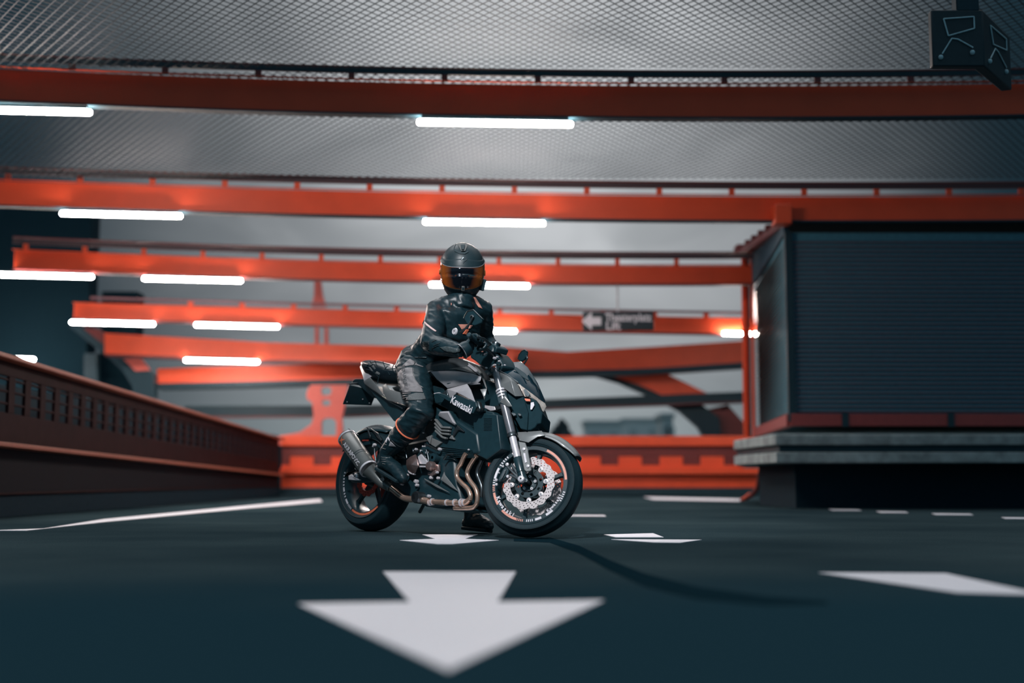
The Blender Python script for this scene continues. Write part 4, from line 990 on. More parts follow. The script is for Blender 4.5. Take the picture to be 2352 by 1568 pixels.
# ---------------------------------------------------------------- exhaust
path('exhaust_header', 1, [(1045, 855), (1030, 880), (1008, 930), (982, 975), (980, 1030), (1015, 1075), (1060, 1120), (1080, 1170), (1075, 1200)], .014, PIPE, y=-.18, res=5)
path('exhaust_header', 1, [(1125, 870), (1100, 905), (1070, 955), (1055, 1005), (1075, 1055), (1115, 1110), (1132, 1165), (1128, 1225), (1100, 1257), (1030, 1262), (960, 1260)], .014, PIPE, y=-.15, res=5)
path('exhaust_header', 1, [(1165, 900), (1140, 960), (1132, 1010), (1150, 1060), (1165, 1110), (1160, 1180)], .014, DSTEEL, y=-.10, res=5)
path('exhaust_header', 1, [(1200, 900), (1180, 980), (1180, 1040), (1190, 1110)], .014, DSTEEL, y=.12, res=5)
path('exhaust_pipe', 1, [(1075, 1195), (1040, 1222), (960, 1224), (860, 1218), (760, 1212)], .017, PIPE, y=-.16)
for X, r in ((770, .025), (790, .022), (900, .020), (960, .022), (1010, .025), (1030, .022)):
    a = Q(1, X, 1215 if X < 900 else 1221, -.16); b = Q(1, X+10, 1215 if X < 900 else 1221, -.16); bld(MB().tube([a, b], r, 16), 'pipe_clamp', STEEL)
path('exhaust_pipe', 1, [(480, 1108), (520, 1140), (570, 1180), (620, 1195), (680, 1195), (770, 1212)], .021, PIPE, y=-.17, res=5)
bld(MB().lathe([(0, .03), (.034, .03), (.038, .02), (.038, -.03), (0, -.03)], at_axle(Q(1, 690, 1183, -.18)), 24), 'exhaust_valve_cover', DSTEEL)
plate_('bracket', 1, [(640, 1160), (660, 1150), (665, 1200), (640, 1200)], -.21, .02, DSTEEL)
a = L(796, 1004, -.25); b = L(848, 1078, -.25); ax_ = (b-a)
sil = bld(MB().tube([a, a+ax_*.02, b-ax_*.12, b], [.058, .062, .062, .058], 32), 'silencer', TIT)
for t0, t1, r, m in ((.015, .05, .0645, STEEL), (.60, .615, .0635, DSTEEL), (.65, .665, .0635, DSTEEL), (.96, 1.0, .0635, STEEL), (-.03, .0, .052, BLK)):
    bld(MB().tube([a+ax_*t0, a+ax_*t1], r, 32), 'silencer_band', m, sil)
bld(MB().tube([a-ax_*.035, a-ax_*.02], .03, 20), 'silencer_outlet', GLOSS, sil)
c_ = L(876, 1108, -.20)
bld(MB().tube([b, b.lerp(c_, .35), c_, L(897, 1120, -.17)], [.055, .042, .03, .027], 24), 'exhaust_cone', TIT, sil)
# logo and lettering on the silencer side facing the viewer
axn = ax_.normalized(); vw = (Mb.inverted() @ CAMP-a).normalized()
sd = (vw-axn*vw.dot(axn)).normalized(); dn = axn.cross(sd).normalized()
if dn.z > 0: dn = -dn
rad_dir = (sd*.80+dn*.60).normalized(); yv = rad_dir.cross(axn).normalized()
def on_sil(me, t, s, name, m, thick=.0012):
    M = Matrix((axn, yv, rad_dir)).transposed().to_4x4(); M.translation = a+ax_*t+rad_dir*.0626
    me.transform(M @ Matrix.Diagonal((s, s, 1, 1)))
    for v in me.vertices:      # wrap round the cylinder
        p = v.co-a; ax_c = axn*p.dot(axn); q = p-ax_c; h = q.dot(rad_dir)-.0626
        an = q.dot(yv)/.0626; v.co = a+ax_c+(rad_dir*math.cos(an)+yv*math.sin(an))*(.0629+max(h, 0))
    link(name, me, m, sil, smooth=0)
on_sil(text_mesh('t', 'AKRAPOVIC', .042, .0006, .0007, 'LEFT'), .22, 1, 'silencer_lettering', WST)
on_sil(curve_mesh('t', [[(-.5, .5), (-.1, .15), (.5, .5), (.15, 0), (.5, -.5), (.0, -.2), (-.5, -.5), (-.2, 0)]], .0006), .12, .05, 'silencer_emblem', ORS)
plate_('silencer_fin', 8, [(200, 35), (225, 45), (470, 205), (455, 222), (330, 140)], -.22, .01, BLK)
# ---------------------------------------------------------------- tail, seat, plate, swingarm
pillow('seat', 5, [(400, 400), (430, 350), (540, 326), (690, 343), (860, 395), (980, 445), (1100, 520), (1300, 560), (1400, 560), (1350, 700), (1000, 760), (760, 720), (600, 700), (500, 580)], -.02, .125, mat('seat_vinyl', (.010, .02, .027), .28, bump=.1, scale=60), p=3)
TAILW = mat('tail_light_paint', (.62, .58, .62), .35)
facets('tail_cowl', 5, [(325, 435, -.03), (350, 400, -.03), (425, 355, -.07), (408, 425, -.10), (450, 500, -.12), (522, 572, -.125), (485, 602, -.13), (392, 655, -.12), (375, 585, -.09)],
       [(0, 1, 2, 3), (0, 3, 4, 8), (4, 5, 6, 8), (6, 7, 8)], TAILW, smooth=30, mirror=False)
for pts in ([(440, 370), (470, 362), (505, 400), (470, 410), (440, 392)], [(500, 420), (530, 405), (580, 455), (555, 478)], [(560, 530), (590, 500), (640, 530), (620, 562)], [(455, 430), (490, 440), (530, 500), (500, 500)]):
    plate_('cowl_patch', 5, pts, -.145, .02, GREY)
for pts in ([(390, 420), (460, 430), (540, 480), (600, 500), (760, 470), (950, 450)], [(420, 470), (520, 500), (620, 590)], [(480, 340), (540, 420), (640, 560)], [(560, 330), (600, 420), (700, 540)], [(690, 345), (720, 430), (800, 560)], [(410, 440), (470, 380), (600, 350), (800, 400)], [(600, 700), (640, 560), (760, 420)], [(860, 395), (840, 470), (900, 540)]):
    path('luggage_net', 5, [(x, y, -.14) for x, y in pts], .003, RUBBER)
facets('tail_panel', 5, [(385, 658, -.125), (490, 604, -.14), (520, 640, -.14), (640, 790, -.15), (735, 925, -.155), (560, 812, -.145), (400, 700, -.13)], [(0, 1, 2, 6), (2, 3, 5, 6), (3, 4, 5)], GREY, mirror=True)
facets('seat_side_panel', 5, [(680, 740, -.15), (735, 700, -.145), (800, 790, -.16), (960, 835, -.165), (1080, 1050, -.17), (900, 990, -.17), (760, 960, -.165), (700, 850, -.16)], [(0, 1, 2, 7), (2, 3, 5, 6, 7), (3, 4, 5)], GREY, smooth=50, mirror=True)
plate_('undertail', 5, [(400, 690), (560, 815), (740, 945), (900, 1000), (1060, 1050), (1000, 1180), (900, 1295), (858, 1290), (700, 1090), (570, 920), (430, 740)], -.12, .24, BLK, bevel=.008)
facets('undertail_edge', 5, [(765, 975, -.125), (800, 985, -.125), (1010, 1085, -.14), (1000, 1105, -.14)], [(0, 1, 2, 3)], DSTEEL)
P1, P2, P3, P4 = L(787, 928, -.10), L(853, 930, .08), L(866, 898, .08), L(803, 884, -.10)
pl = bld(MB().add([P1, P2, P3, P4], [(0, 1, 2, 3)]), 'licence_plate', BLK, solid=.006, bevel=.002)
for (u, v) in ((.12, .12), (.9, .12), (.62, .33)):
    p = (P1.lerp(P2, u)).lerp(P4.lerp(P3, u), v); bld(MB().ball(p+V((.01, -.006, 0)), .005, 8), 'plate_bolt', STEEL, pl)
plate_('plate_holder', 5, [(215, 640), (250, 618), (385, 622), (410, 690), (570, 830), (590, 900), (520, 920), (300, 720), (180, 700)], -.03, .06, BLK)
path('plate_light', 5, [(160, 705, -.09), (220, 697, -.06), (310, 693, -.02)], .006, DSTEEL)
for sy in (-1, 1):
    sa = MB().prism([V((-.06, sy*.125, RR-.035)), V((.05, sy*.125, RR-.04)), V((.30, sy*.12, RR-.02)), V((.56, sy*.11, RR+.00)), V((.56, sy*.11, RR+.10)), V((.30, sy*.12, RR+.075)), V((.05, sy*.125, RR+.035)), V((-.06, sy*.125, RR+.03))], (0, sy*.03, 0))
    bld(sa, 'swingarm', BLKM, bevel=.008)
bld(MB().tube([V((.48, -.10, RR+.05)), V((.48, .10, RR+.05))], .045, 16), 'swingarm_pivot', BLK)
plate_('chain_adjuster', 8, [(225, 1250), (320, 1220), (345, 1270), (440, 1330), (500, 1350), (500, 1385), (225, 1360)], -.17, .02, STEEL)
plate_('chain_adjuster', 8, [(190, 1160), (400, 1130), (380, 1050), (440, 1130), (240, 1240), (230, 1225), (370, 1140), (200, 1175), (130, 1290), (105, 1290)], -.165, .008, DSTEEL)
fender(RAX, RR+.022, 62, 148, .10, BLK, 'rear_hugger', False, drop=.05)
plate_('hugger_stay', 8, [(790, 30), (830, 60), (980, 160), (1080, 330), (1060, 370), (960, 270)], -.11, .01, DSTEEL)
plate_('hugger_stay', 8, [(680, 0), (700, 0), (790, 230), (775, 310), (740, 230)], -.12, .01, DSTEEL)
for x0, x1 in ((578, 655), (670, 700), (708, 735)): plate_('hugger_mark', 8, [(x0, 330), (x1, 326), (x1+4, 362), (x0+4, 366)], -.125, .004, REDM, bevel=0)
# footrest hanger and pedal on the right
plate_('footrest_hanger', 3, [(540, 560), (640, 560), (660, 700), (560, 900), (500, 980), (470, 960), (520, 800)], -.17, .02, BLKM)
bld(MB().tube([Q(3, 520, 905, -.18), Q(3, 500, 925, -.28)], .012, 12), 'footrest', DSTEEL)
path('heel_guard', 8, [(900, 560), (905, 700), (930, 900), (890, 1050), (900, 1130), (1000, 1290), (1080, 1370)], .006, DSTEEL, y=-.22)
plate_('heel_guard', 8, [(940, 1080), (1000, 980), (1090, 1100), (1190, 1300), (1100, 1330), (1000, 1240)], -.215, .008, GREY)
path('heel_guard', 8, [(1060, 800), (1000, 950), (915, 1070)], .005, STEEL, y=-.225)
path('side_stand', 1, [(760, 1180, .12), (700, 1290, .22)], .012, BLK)
# horn / lower fairing mass in front of the engine
plate_('lower_frame', 1, [(640, 1190), (1020, 1230), (1060, 1275), (900, 1275), (740, 1250)], -.10, .2, BLK, bevel=.01)

# ============================================================ RIDER
from mathutils.bvhtree import BVHTree
from mathutils.geometry import delaunay_2d_cdt
SEAT = V((.40, -.02, .93))
Mp = Mb @ Matrix.Translation(SEAT); OFF = Matrix.Translation(-SEAT)
rider = empty('person', Mp, 'rider in black leather suit and full-face helmet sitting on the motorcycle, looking at the viewer', 'person')
def rb(name, tubes, m, vox=.008, sm=5, disp=None, extra=None):
    mb = MB()
    for pts, r in tubes: mb.tube(pts, r, 18, flat=FLAT)
    for c, r, sc in (extra or []): mb.ball(c, r, 18, sc=sc)
    return blob(name, mb, m, rider, vox, sm, disp, M=OFF)
hipR = L(948, 850, -.13); kneeR = L(968, 945, -.27); ankR = L(889, 1040, -.235)
hipL = V((.42, .11, 1.02)); kneeL = V((.66, .27, .60)); ankL = V((.66, .30, .17))
pel = V((.385, -.02, 1.05)); waist = L(1006, 800, -.03); chest = L(1046, 750, -.07); upch = L(1056, 712, -.08); neck = L(1062, 690, -.09)
shR = L(1002, 712, -.215); shL = L(1109, 712, .10); elbR = L(992, 790, -.34); elbL = L(1112, 775, .24)
FLAT = (shL-shR).normalized()
def grip(sy, t): return Mf @ V((HB.x-.10+.02*t, sy*(.37-.12*t), HB.z+.075+.005*t))
gR = grip(-1, .62); gL = grip(1, .5)
wrR = L(1062, 806, -.34); wrL = gL+V((-.07, .02, .05))
hd = L(1062, 620, -.10)
SKIN = mat('skin', (.45, .28, .2), .6)
# body: one continuous figure under the clothing
rb('body', [([pel, waist, chest, upch], [(.12, .09), (.11, .08), (.12, .07), (.085, .045)]), ([upch, neck, hd], [.045, .045, .05]),
            ([hipR, kneeR, ankR, ankR+V((.10, 0, -.10))], [.075, .05, .038, .03]), ([hipL, kneeL, ankL, ankL+V((.10, 0, -.08))], [.075, .05, .038, .03]),
            ([upch, shR, elbR, elbR.lerp(wrR, .8)], [.035, .038, .032, .024]), ([upch, shL, elbL, elbL.lerp(wrL, .8)], [.035, .038, .035, .024])], SKIN, .012, 3, extra=[(hd, .10, (.8, .95, 1.15))])
def folds(amp, f, dirv, seed=0):
    dv = V(dirv).normalized()
    def fn(p):
        q = p+dv*(p.dot(dv))*2.2
        a = noise.noise(q*f+V((seed, 0, 0))); b = noise.noise(q*f*2.3+V((0, seed, 3)))
        return amp*(1-abs(a)*2.6)*.8+amp*.5*b
    return fn
jf = folds(.0045, 10, (.5, .2, .9), 3)
# trousers
tr = rb('trousers', [([pel+V((-.03, 0, -.02)), pel+V((.02, 0, .06)), waist.lerp(pel, .45)], [(.17, .14), (.175, .14), (.155, .12)]),
     ([pel.lerp(hipR, .5), hipR, hipR.lerp(kneeR, .35), hipR.lerp(kneeR, .75), kneeR, kneeR.lerp(ankR, .35), kneeR.lerp(ankR, .68)], [.115, .112, .108, .088, .082, .080, .066]),
     ([pel.lerp(hipL, .5), hipL, hipL.lerp(kneeL, .5), kneeL, kneeL.lerp(ankL, .5), kneeL.lerp(ankL, .7)], [.11, .108, .092, .075, .07, .06])],
    LEATH, .008, 5, folds(.006, 10, (.3, 0, 1), 7))
# jacket
fa = elbR.lerp(wrR, .35)
jk = rb('jacket', [([pel+V((.0, 0, .05)), pel.lerp(waist, .6), waist, chest, upch, neck+V((0, 0, -.02))], [(.17, .14), (.165, .13), (.165, .125), (.19, .13), (.165, .11), (.075, .075)]),
     ([neck+V((0, 0, .0)), neck.lerp(shR, .5)+V((0, 0, .012)), shR+V((0, 0, .01))], [.062, .058, .055]), ([neck, neck.lerp(shL, .5)+V((0, 0, .012)), shL+V((0, 0, .01))], [.062, .058, .055]),
     ([upch.lerp(shR, .35), shR, shR.lerp(elbR, .45), elbR+V((-.012, 0, .01)), elbR+V((.03, 0, -.01)), fa, wrR.lerp(fa, .3), wrR], [.078, .070, .068, .064, .060, .058, .045, .040]),
     ([upch.lerp(shL, .35), shL, shL.lerp(elbL, .45), elbL, elbL.lerp(wrL, .5), wrL], [.078, .070, .068, .060, .052, .040]),
     ([neck+V((0, 0, -.05)), neck+V((0, 0, .035))], [.078, .070])],
    LEATH, .008, 4, jf)
# ---- surface details laid on the clothing
def bvh(o):
    me = o.data; return BVHTree.FromPolygons([tuple(v.co) for v in me.vertices], [tuple(p.vertices) for p in me.polygons])
MpI = Mp.inverted()
def cast(tree, px, py, offv=.0025):
    o = MpI @ CAMP; d = (MpI.to_3x3() @ ray(px, py)).normalized()
    hit, nrm, i, dist = tree.ray_cast(o, d)
    if hit is None: return None
    if nrm.dot(d) > 0: nrm = -nrm
    return hit+(nrm*.6-d*.4)*offv
def inside(p, poly):
    c = False; n = len(poly)
    for i in range(n):
        (x1, y1), (x2, y2) = poly[i], poly[(i+1) % n]
        if (y1 > p[1]) != (y2 > p[1]) and p[0] < (x2-x1)*(p[1]-y1)/(y2-y1)+x1: c = not c
    return c
def decal(o, poly, name, m, step=2.0, offv=.003, th=.003, tree=None):
    tree = tree or bvh(o); B_ = []
    for i in range(len(poly)):
        a, b = V(poly[i]), V(poly[(i+1) % len(poly)]); k = max(1, int((b-a).length/step))
        B_ += [a.lerp(b, j/k) for j in range(k)]
    pts = list(B_); x0 = min(p[0] for p in poly); x1 = max(p[0] for p in poly); y0 = min(p[1] for p in poly); y1 = max(p[1] for p in poly)
    y = y0+step/2
    while y < y1:
        x = x0+step/2
        while x < x1:
            if inside((x, y), poly) and min((V((x, y))-b).length for b in B_) > step*.5: pts.append(V((x, y)))
            x += step
        y += step
    nb = len(B_)
    r = delaunay_2d_cdt(pts, [(i, (i+1) % nb) for i in range(nb)], [], 1, 1e-4)
    vs = []; ok = []
    for p in r[0]:
        c = cast(tree, p.x, p.y, offv); vs.append(c if c else V((0, 0, 0))); ok.append(c is not None)
    fs = [f for f in r[2] if all(ok[i] for i in f) and max((vs[a]-vs[b]).length for a in f for b in f) < .05]
    return MB().add(vs, [tuple(f) for f in fs]).build(name, m, rider, solid=th, smooth=60)
def zz(z, pts): a, b, s = ZM[z]; return [(a+X/s, b+Y/s) for X, Y in pts]
ZM[9] = (900, 820, 15.68); ZM[2] = (900, 530, 4.9)
jt = bvh(jk); tt = bvh(tr)
decal(tr, zz(9, [(235, 565), (350, 440), (480, 395), (745, 390), (765, 560), (780, 640), (850, 830), (1060, 1080), (1125, 1262), (700, 1255), (400, 1290), (330, 1150), (260, 800), (212, 700)]), 'thigh_panel', LEATHG, tree=tt)
decal(tr, zz(9, [(400, 300), (560, 140), (650, 70), (770, 130), (845, 190), (785, 290), (640, 305), (480, 335)]), 'thigh_panel', LEATHG, tree=tt)
decal(tr, zz(9, [(640, 1360), (860, 1290), (1150, 1300), (1230, 1520), (1000, 1540), (620, 1560), (500, 1540)]), 'knee_gather', mat('knit_leather', (.10, .115, .12), .6, bump=.6, scale=200), tree=tt)
for k in range(3): decal(tr, zz(9, [(400, 1300+k*85), (700, 1290+k*60), (690, 1305+k*60), (400, 1335+k*85)]), 'knee_fold', LEATHG, step=1.2, tree=tt)
decal(tr, zz(9, [(790, 400), (800, 620), (860, 820), (990, 1000), (1130, 1100), (1130, 1112), (985, 1020), (845, 830), (785, 630), (778, 400)]), 'seam_piping', GREY, step=1.2, tree=tt)
decal(tr, zz(9, [(810, 295), (880, 200), (900, 250), (1130, 340), (1120, 365), (880, 290)]), 'seam_piping', LEATHG, step=1.2, tree=tt)
# embossed word down the thigh
def text_px(txt, p0, p1, size, m, o, tree, name, bold=0):
    me = text_mesh('t', txt, 1, 0, bold, 'LEFT'); xs = [v.co.x for v in me.vertices]; w_ = max(xs)-min(xs); a, b = V(p0), V(p1); d = (b-a); u = d.normalized(); n = V((u.y, -u.x))
    vs = []
    for v in me.vertices:
        q = a+d*((v.co.x-min(xs))/w_)+n*v.co.y*size; c = cast(tree, q.x, q.y, .0065); vs.append(c if c else cast(tree, *a, .0065))
    MB().add(vs, [tuple(p.vertices) for p in me.polygons]).build(name, m, rider, solid=.0015, smooth=0)
text_px('DAINESE', (zz(9, [(415, 420)])[0]), zz(9, [(520, 1080)])[0], 10.5, mat('embossed_dark', (.07, .08, .085), .5), tr, tt, 'leather_lettering')
# chest, shoulder and sleeve marks (coordinates of the enlarged view)
decal(jk, zz(2, [(748, 1052), (850, 1052), (822, 1090), (785, 1110)]), 'chest_patch', SALM, step=1.5, tree=jt)
decal(jk, zz(2, [(878, 1062), (910, 1062), (880, 1100), (858, 1100)]), 'chest_patch', SALM, step=1.5, tree=jt)
decal(jk, zz(2, [(835, 1108), (868, 1112), (835, 1168), (795, 1158)]), 'chest_patch', ORS, step=1.5, tree=jt)
decal(jk, zz(2, [(920, 748), (938, 750), (975, 805), (1018, 878), (975, 860), (945, 815)]), 'shoulder_patch', SALM, step=1.5, tree=jt)
decal(jk, zz(2, [(664, 808), (676, 826), (664, 842)]), 'chest_patch', SALM, step=1.2, tree=jt)
decal(jk, zz(2, [(372, 1020), (395, 1042), (440, 1082), (502, 1128), (490, 1136), (440, 1105), (385, 1062), (365, 1032)]), 'sleeve_stripe', mat('pale_pink_stripe', (.70, .50, .48), .5), step=1.5, tree=jt)
decal(jk, zz(2, [(480, 712), (515, 700), (548, 722), (520, 716), (490, 726)]), 'shoulder_highlight', WST, step=1.2, tree=jt)
for k in range(8): decal(jk, zz(2, [(352, 1250+k*13), (420, 1246+k*12), (420, 1249+k*12), (352, 1254+k*13)]), 'elbow_rib', DSTEEL, step=1.2, tree=jt)
for a, b in (((450, 1250), (500, 1225)), ((470, 1290), (540, 1262)), ((450, 1320), (530, 1285))): decal(jk, zz(2, [a, b, (b[0]+3, b[1]+4), (a[0]+3, a[1]+4)]), 'elbow_rib', DSTEEL, step=1.2, tree=jt)
decal(jk, zz(2, [(540, 1310), (620, 1300), (770, 1330), (775, 1362), (700, 1372), (600, 1355)]), 'sleeve_panel', mat('worn_leather', (.055, .075, .08), .45, bump=.6, scale=60), step=2, tree=jt)
decal(jk, zz(2, [(190, 1425), (300, 1415), (392, 1420), (388, 1432), (300, 1430), (200, 1436)]), 'hem_piping', DSTEEL, step=1.2, tree=jt)
# ---- gloves
def glove(g0, gc, ax_, wr, name, flip=1):
    ax_ = ax_.normalized(); w = (wr-gc); w = (w-ax_*w.dot(ax_)).normalized(); up_ = ax_.cross(w)
    if (up_.z < 0): up_ = -up_
    tb = []
    palm = [wr, wr.lerp(gc+w*.035+up_*.02, .5), gc+w*.034+up_*.016]
    tb.append((palm, [(.036, .028), (.044, .028), (.042, .022)]))
    for k, (o_, ln) in enumerate(((-.034, 210), (-.011, 235), (.012, 225), (.034, 190))):
        pts = []
        for j in range(7):
            a = math.radians(15+ln*j/6); pts.append(gc+ax_*o_+(w*math.cos(a)+up_*math.sin(a))*(.034-.001*j))
        tb.append((pts, [.0125, .0125, .012, .0115, .011, .0105, .009]))
    th = []
    for j in range(5):
        a = math.radians(-10-150*j/4); th.append(gc+ax_*(.045*flip+.004*j*flip)+(w*math.cos(a)+up_*math.sin(a))*.033)
    tb.append((th, [.015, .0145, .013, .012, .010]))
    mb = MB()
    for p, r in tb: mb.tube(p, r, 12, flat=ax_)
    o = blob(name, mb, LEATH, rider, .0045, 2, None, M=OFF)
    kn = MB()
    for o_ in (-.034, -.011, .012, .034):
        a = math.radians(35); kn.ball(gc+ax_*o_+(w*math.cos(a)+up_*math.sin(a))*.045, .008, 8)
    kn.build('knuckle_guard', DSTEEL, o, M=OFF); 
    mb = MB().tube([wr+(wr-gc).normalized()*.03, wr, wr+(gc-wr)*.25], [.050, .049, .044], 18); mb.build('cuff', LEATH, o, M=OFF)
    mb = MB(); c = wr; axw = (wr-gc).normalized(); u = axw.orthogonal().normalized(); v = axw.cross(u)
    ring = [c+axw*.03+(u*math.cos(t*.2618)+v*math.sin(t*.2618))*.050 for t in range(25)]
    mb.tube(ring, .0028, 6); mb.build('cuff_edge', GREYL, o, M=OFF)
    return o
axR = grip(-1, 1)-grip(-1, 0); axL = grip(1, 1)-grip(1, 0)
glove(None, gR, axR, wrR.lerp(gR, .25), 'glove', 1)
glove(None, gL, axL, wrL, 'glove', 1)
# ---- boots
def boot(ank, knee, toe, name, sole_dir):
    sh0 = ank.lerp(knee, .42); f = (toe-ank); heel = ank-V((f.x, f.y, 0)).normalized()*.055+V((0, 0, -.075))
    mb = MB()
    mb.tube([sh0, ank.lerp(knee, .2), ank, ank+V((.0, 0, -.05))], [.068, .060, .052, .048], 18)
    mb.tube([heel, ank+V((.01, 0, -.065)), ank.lerp(toe, .55)+V((0, 0, -.01)), toe, toe+(toe-ank).normalized()*.03], [.034, .046, .044, .036, .018], 18)
    o = blob(name, mb, LEATH, rider, .007, 4, folds(.002, 25, (0, 0, 1), 2), M=OFF)
    sl = MB().bar(heel.lerp(toe, .02)+sole_dir*.030, toe+sole_dir*.030, .08, .022, sole_dir); sl.build('sole', RUBBER, o, M=OFF, bevel=.006)
    return o, sh0
toeR = L(925, 1098, -.25); toeL = ankL+V((.17, .0, -.085))
bR, sh0 = boot(ankR, kneeR, toeR, 'boot', V((-.5, 0, -.85)).normalized())
bL, _ = boot(ankL, kneeL, toeL, 'boot', V((0, .0, -1)))
axs = (kneeR-ankR).normalized(); u = axs.orthogonal().normalized(); v = axs.cross(u)
def cuffring(t, r, rr, m, nm, parent): 
    c = ankR.lerp(kneeR, t); MB().tube([c+(u*math.cos(k*.2618)+v*math.sin(k*.2618))*r for k in range(25)], rr, 8).build(nm, m, parent, M=OFF)
cuffring(.60, .083, .0055, ORS, 'orange_cuff', tr); cuffring(.50, .073, .004, DSTEEL, 'boot_rim', bR); cuffring(.36, .070, .003, DSTEEL, 'boot_strap', bR)
bt = bvh(bR)
for pts, m in (([(1190, 390), (1200, 300), (1232, 205), (1300, 340), (1290, 380), (1235, 290), (1205, 415)], WST), ([(1310, 370), (1450, 505), (1270, 490)], GREYL), ([(1130, 420), (1215, 460), (1210, 475), (1125, 435)], GREY),
               ([(1090, 535), (1190, 565), (1185, 580), (1085, 550)], GREY), ([(1215, 60), (1240, 80), (1170, 260), (1100, 370), (1095, 330), (1150, 200)], mat('brown_trim', (.40, .25, .22), .5)), ([(990, 410), (1070, 390), (1040, 500), (980, 620), (970, 540)], GREY),
               ([(1070, 770), (1180, 790), (1180, 800), (1070, 785)], GREY), ([(1080, 825), (1190, 845), (1190, 855), (1080, 838)], GREY), ([(1090, 880), (1200, 900), (1200, 910), (1090, 892)], GREY), ([(1110, 940), (1180, 955), (1180, 965), (1110, 952)], GREY)):
    decal(bR, zz(8, pts), 'boot_detail', m, step=1.2, tree=bt)

# ---- helmet, worn facing the viewer
hw = Mb @ hd; fwd = (CAMP+V((.1, 0, .3))-hw); fwd.normalize()
yaxis = -fwd; xaxis = yaxis.cross(V((0.02, 0, 1))).normalized(); zaxis = xaxis.cross(yaxis).normalized()
Mh = Matrix((xaxis, yaxis, zaxis)).transposed().to_4x4(); Mh.translation = hw; Mh = MpI @ Mh
PROF = [(-.180, .060), (-.172, .078), (-.155, .095), (-.13, .112), (-.10, .125), (-.06, .135), (-.02, .140), (.02, .1405), (.06, .137), (.09, .127), (.12, .110), (.14, .092), (.158, .068), (.170, .042), (.177, .018), (.178, .001)]
def hp(az_, z, o_=0):
    """point on the shell; az 0 = front (-y), + = right in view"""
    w = interp(PROF, z); dpt = w*1.12+(.012 if -.16 < z < -.04 and abs(az_) < 1.2 else 0)
    return V(((w+o_)*math.sin(az_), -(dpt+o_)*math.cos(az_)+.02, z+o_*z*3))
def grid(fn, nu, nv, wrap=False):
    vs = [fn(i/(nu if wrap else nu), j/nv) for i in range(nu+(0 if wrap else 1)) for j in range(nv+1)]; fs = []
    for i in range(nu):
        a = i; b = (i+1) % nu if wrap else i+1
        for j in range(nv): fs.append((a*(nv+1)+j, b*(nv+1)+j, b*(nv+1)+j+1, a*(nv+1)+j+1))
    return MB().add(vs, fs)
zs = [p[0] for p in PROF]
def zt(v): return interp([(i/(len(zs)-1), z) for i, z in enumerate(zs)], v)
hel = grid(lambda u_, v_: hp(u_*2*math.pi, zt(v_)), 64, 30, True).build('helmet', HELM, rider, M=Mh, smooth=70)
ZTOP = lambda a: .010+.042*abs(a/1.35)**2.8; ZBOT = lambda a: -.126+.042*abs(a/1.35)**2.2
MB_ = grid(lambda u_, v_: hp((u_-.5)*2.75, ZBOT((u_-.5)*2.75)+(ZTOP((u_-.5)*2.75)-ZBOT((u_-.5)*2.75))*v_, .0045), 60, 16)
vis = MB_.build('visor', VISOR, hel, M=Mh, solid=.002, smooth=70)
MB().tube([hp((i/40-.5)*2.75, ZTOP((i/40-.5)*2.75)+.001, .006) for i in range(41)], .0022, 6).build('visor_edge', GREYL, hel, M=Mh)
MB().tube([hp((i/40-.5)*2.75, ZBOT((i/40-.5)*2.75)-.001, .004) for i in range(41)], .0022, 6).build('visor_seal', RUBBER, hel, M=Mh)
grid(lambda u_, v_: hp((u_-.5)*3.0, ZTOP((u_-.5)*2.75)+.004+(.055-.03*abs(u_-.5)*2)*v_, .0075*(1-v_)**.5), 40, 8).build('brow_shell', HELM, hel, M=Mh, smooth=70)
for s in (-1, 1):
    MB().lathe([(0, .008), (.016, .007), (.020, 0), (.020, -.01)], Mh @ Matrix.Translation(hp(s*1.45, -.015, .002)) @ Matrix.Rotation(s*math.pi/2, 4, 'Y'), 18).build('visor_pivot', mat('amber_ring', (.55, .22, .06), .25, metal=.7), hel)
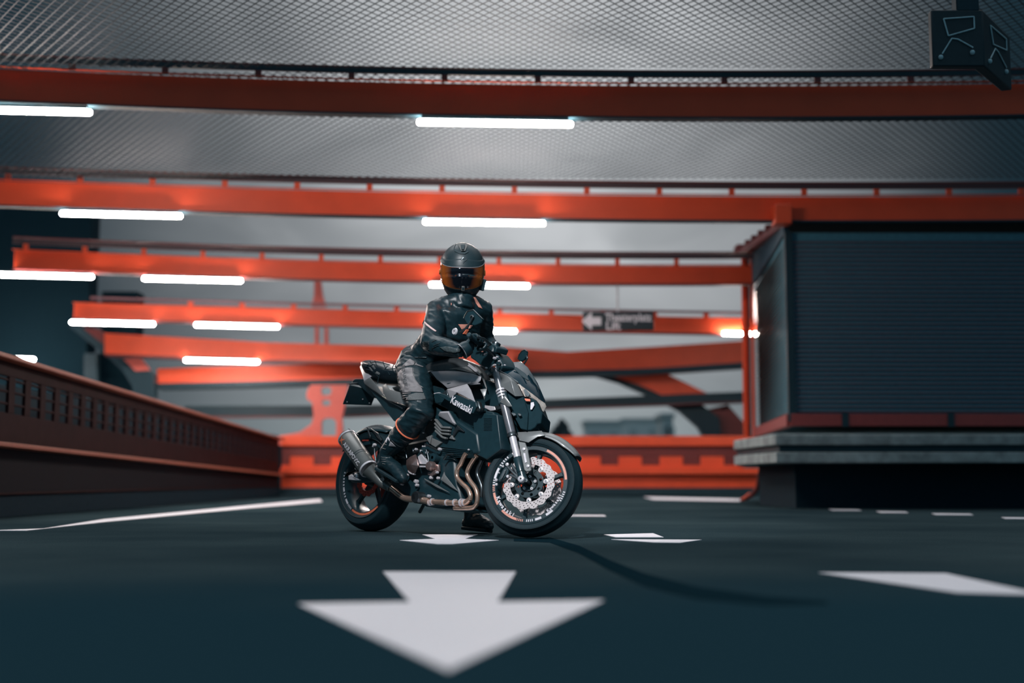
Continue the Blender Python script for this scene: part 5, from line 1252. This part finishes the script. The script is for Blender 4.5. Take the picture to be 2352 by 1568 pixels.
def hpoly(pts, o0, o1, name, m, bevel=.001):
    n = len(pts); vs = [hp(a, z, o0) for a, z in pts]+[hp(a, z, o1) for a, z in pts]
    return MB().add(vs, [tuple(range(n-1, -1, -1)), tuple(range(n, 2*n))]+[(i, (i+1) % n, (i+1) % n+n, i+n) for i in range(n)]).build(name, m, hel, M=Mh, bevel=bevel)
def az_of(px, z): return math.asin(max(-1, min(1, ((px-1062)/367.0)/interp(PROF, z))))
def zo(py): return (620-py)/367.0
def hz(pts):      # photograph pixels on the helmet -> (azimuth, height)
    return [(az_of(x, zo(y)), zo(y)) for x, y in pts]
hpoly(hz([(1050, 560), (1068, 558), (1072, 562), (1067, 578), (1058, 579), (1052, 566)]), -.004, .010, 'top_vent', mat('vent_grey', (.05, .06, .062), .35))
hpoly(hz([(1057, 564), (1066, 563), (1064, 575), (1059, 575)]), .0, .013, 'vent_slider', BLK)
hpoly(hz([(1041, 572), (1043, 579), (1056, 585), (1066, 585), (1074, 580), (1074, 577), (1064, 581), (1055, 580), (1046, 575)]), -.004, .006, 'vent_lip', BLK)
MB().tube([hp(*p, .003) for p in hz([(1047, 560), (1043, 566), (1041, 573), (1044, 579), (1052, 583)])], .0012, 6).build('vent_groove', RUBBER, hel, M=Mh)
for pts in ([(1062, 592), (1064, 594), (1058, 600), (1057, 598)], [(1064, 601), (1071, 596), (1070, 599), (1066, 602), (1063, 607), (1062, 604)]):
    hpoly(hz(pts), .001, .0085, 'helmet_emblem', DSTEEL, 0)
hpoly([(-.02, -.104), (.11, -.104), (.13, -.130), (-.04, -.130)], .0, .014, 'chin_vent', GREY)
hpoly([(.0, -.110), (.09, -.110), (.10, -.124), (-.01, -.124)], .004, .016, 'chin_vent_slot', BLK)
# communicator clipped on the side at the right of the view
MB().box((.150, .0, -.062), (.030, .055, .075), M=Mh @ Matrix.Rotation(math.radians(12), 4, 'Y')).build('intercom', BLK, hel, bevel=.005)
# small backpack strap edge behind the shoulder
MB().tube([shR+V((-.07, .02, .03)), shR+V((-.10, .0, -.08)), shR.lerp(elbR, .6)+V((-.10, .03, 0))], [.012, .016, .01], 8).build('backpack_strap', FABRIC, rider, M=OFF)
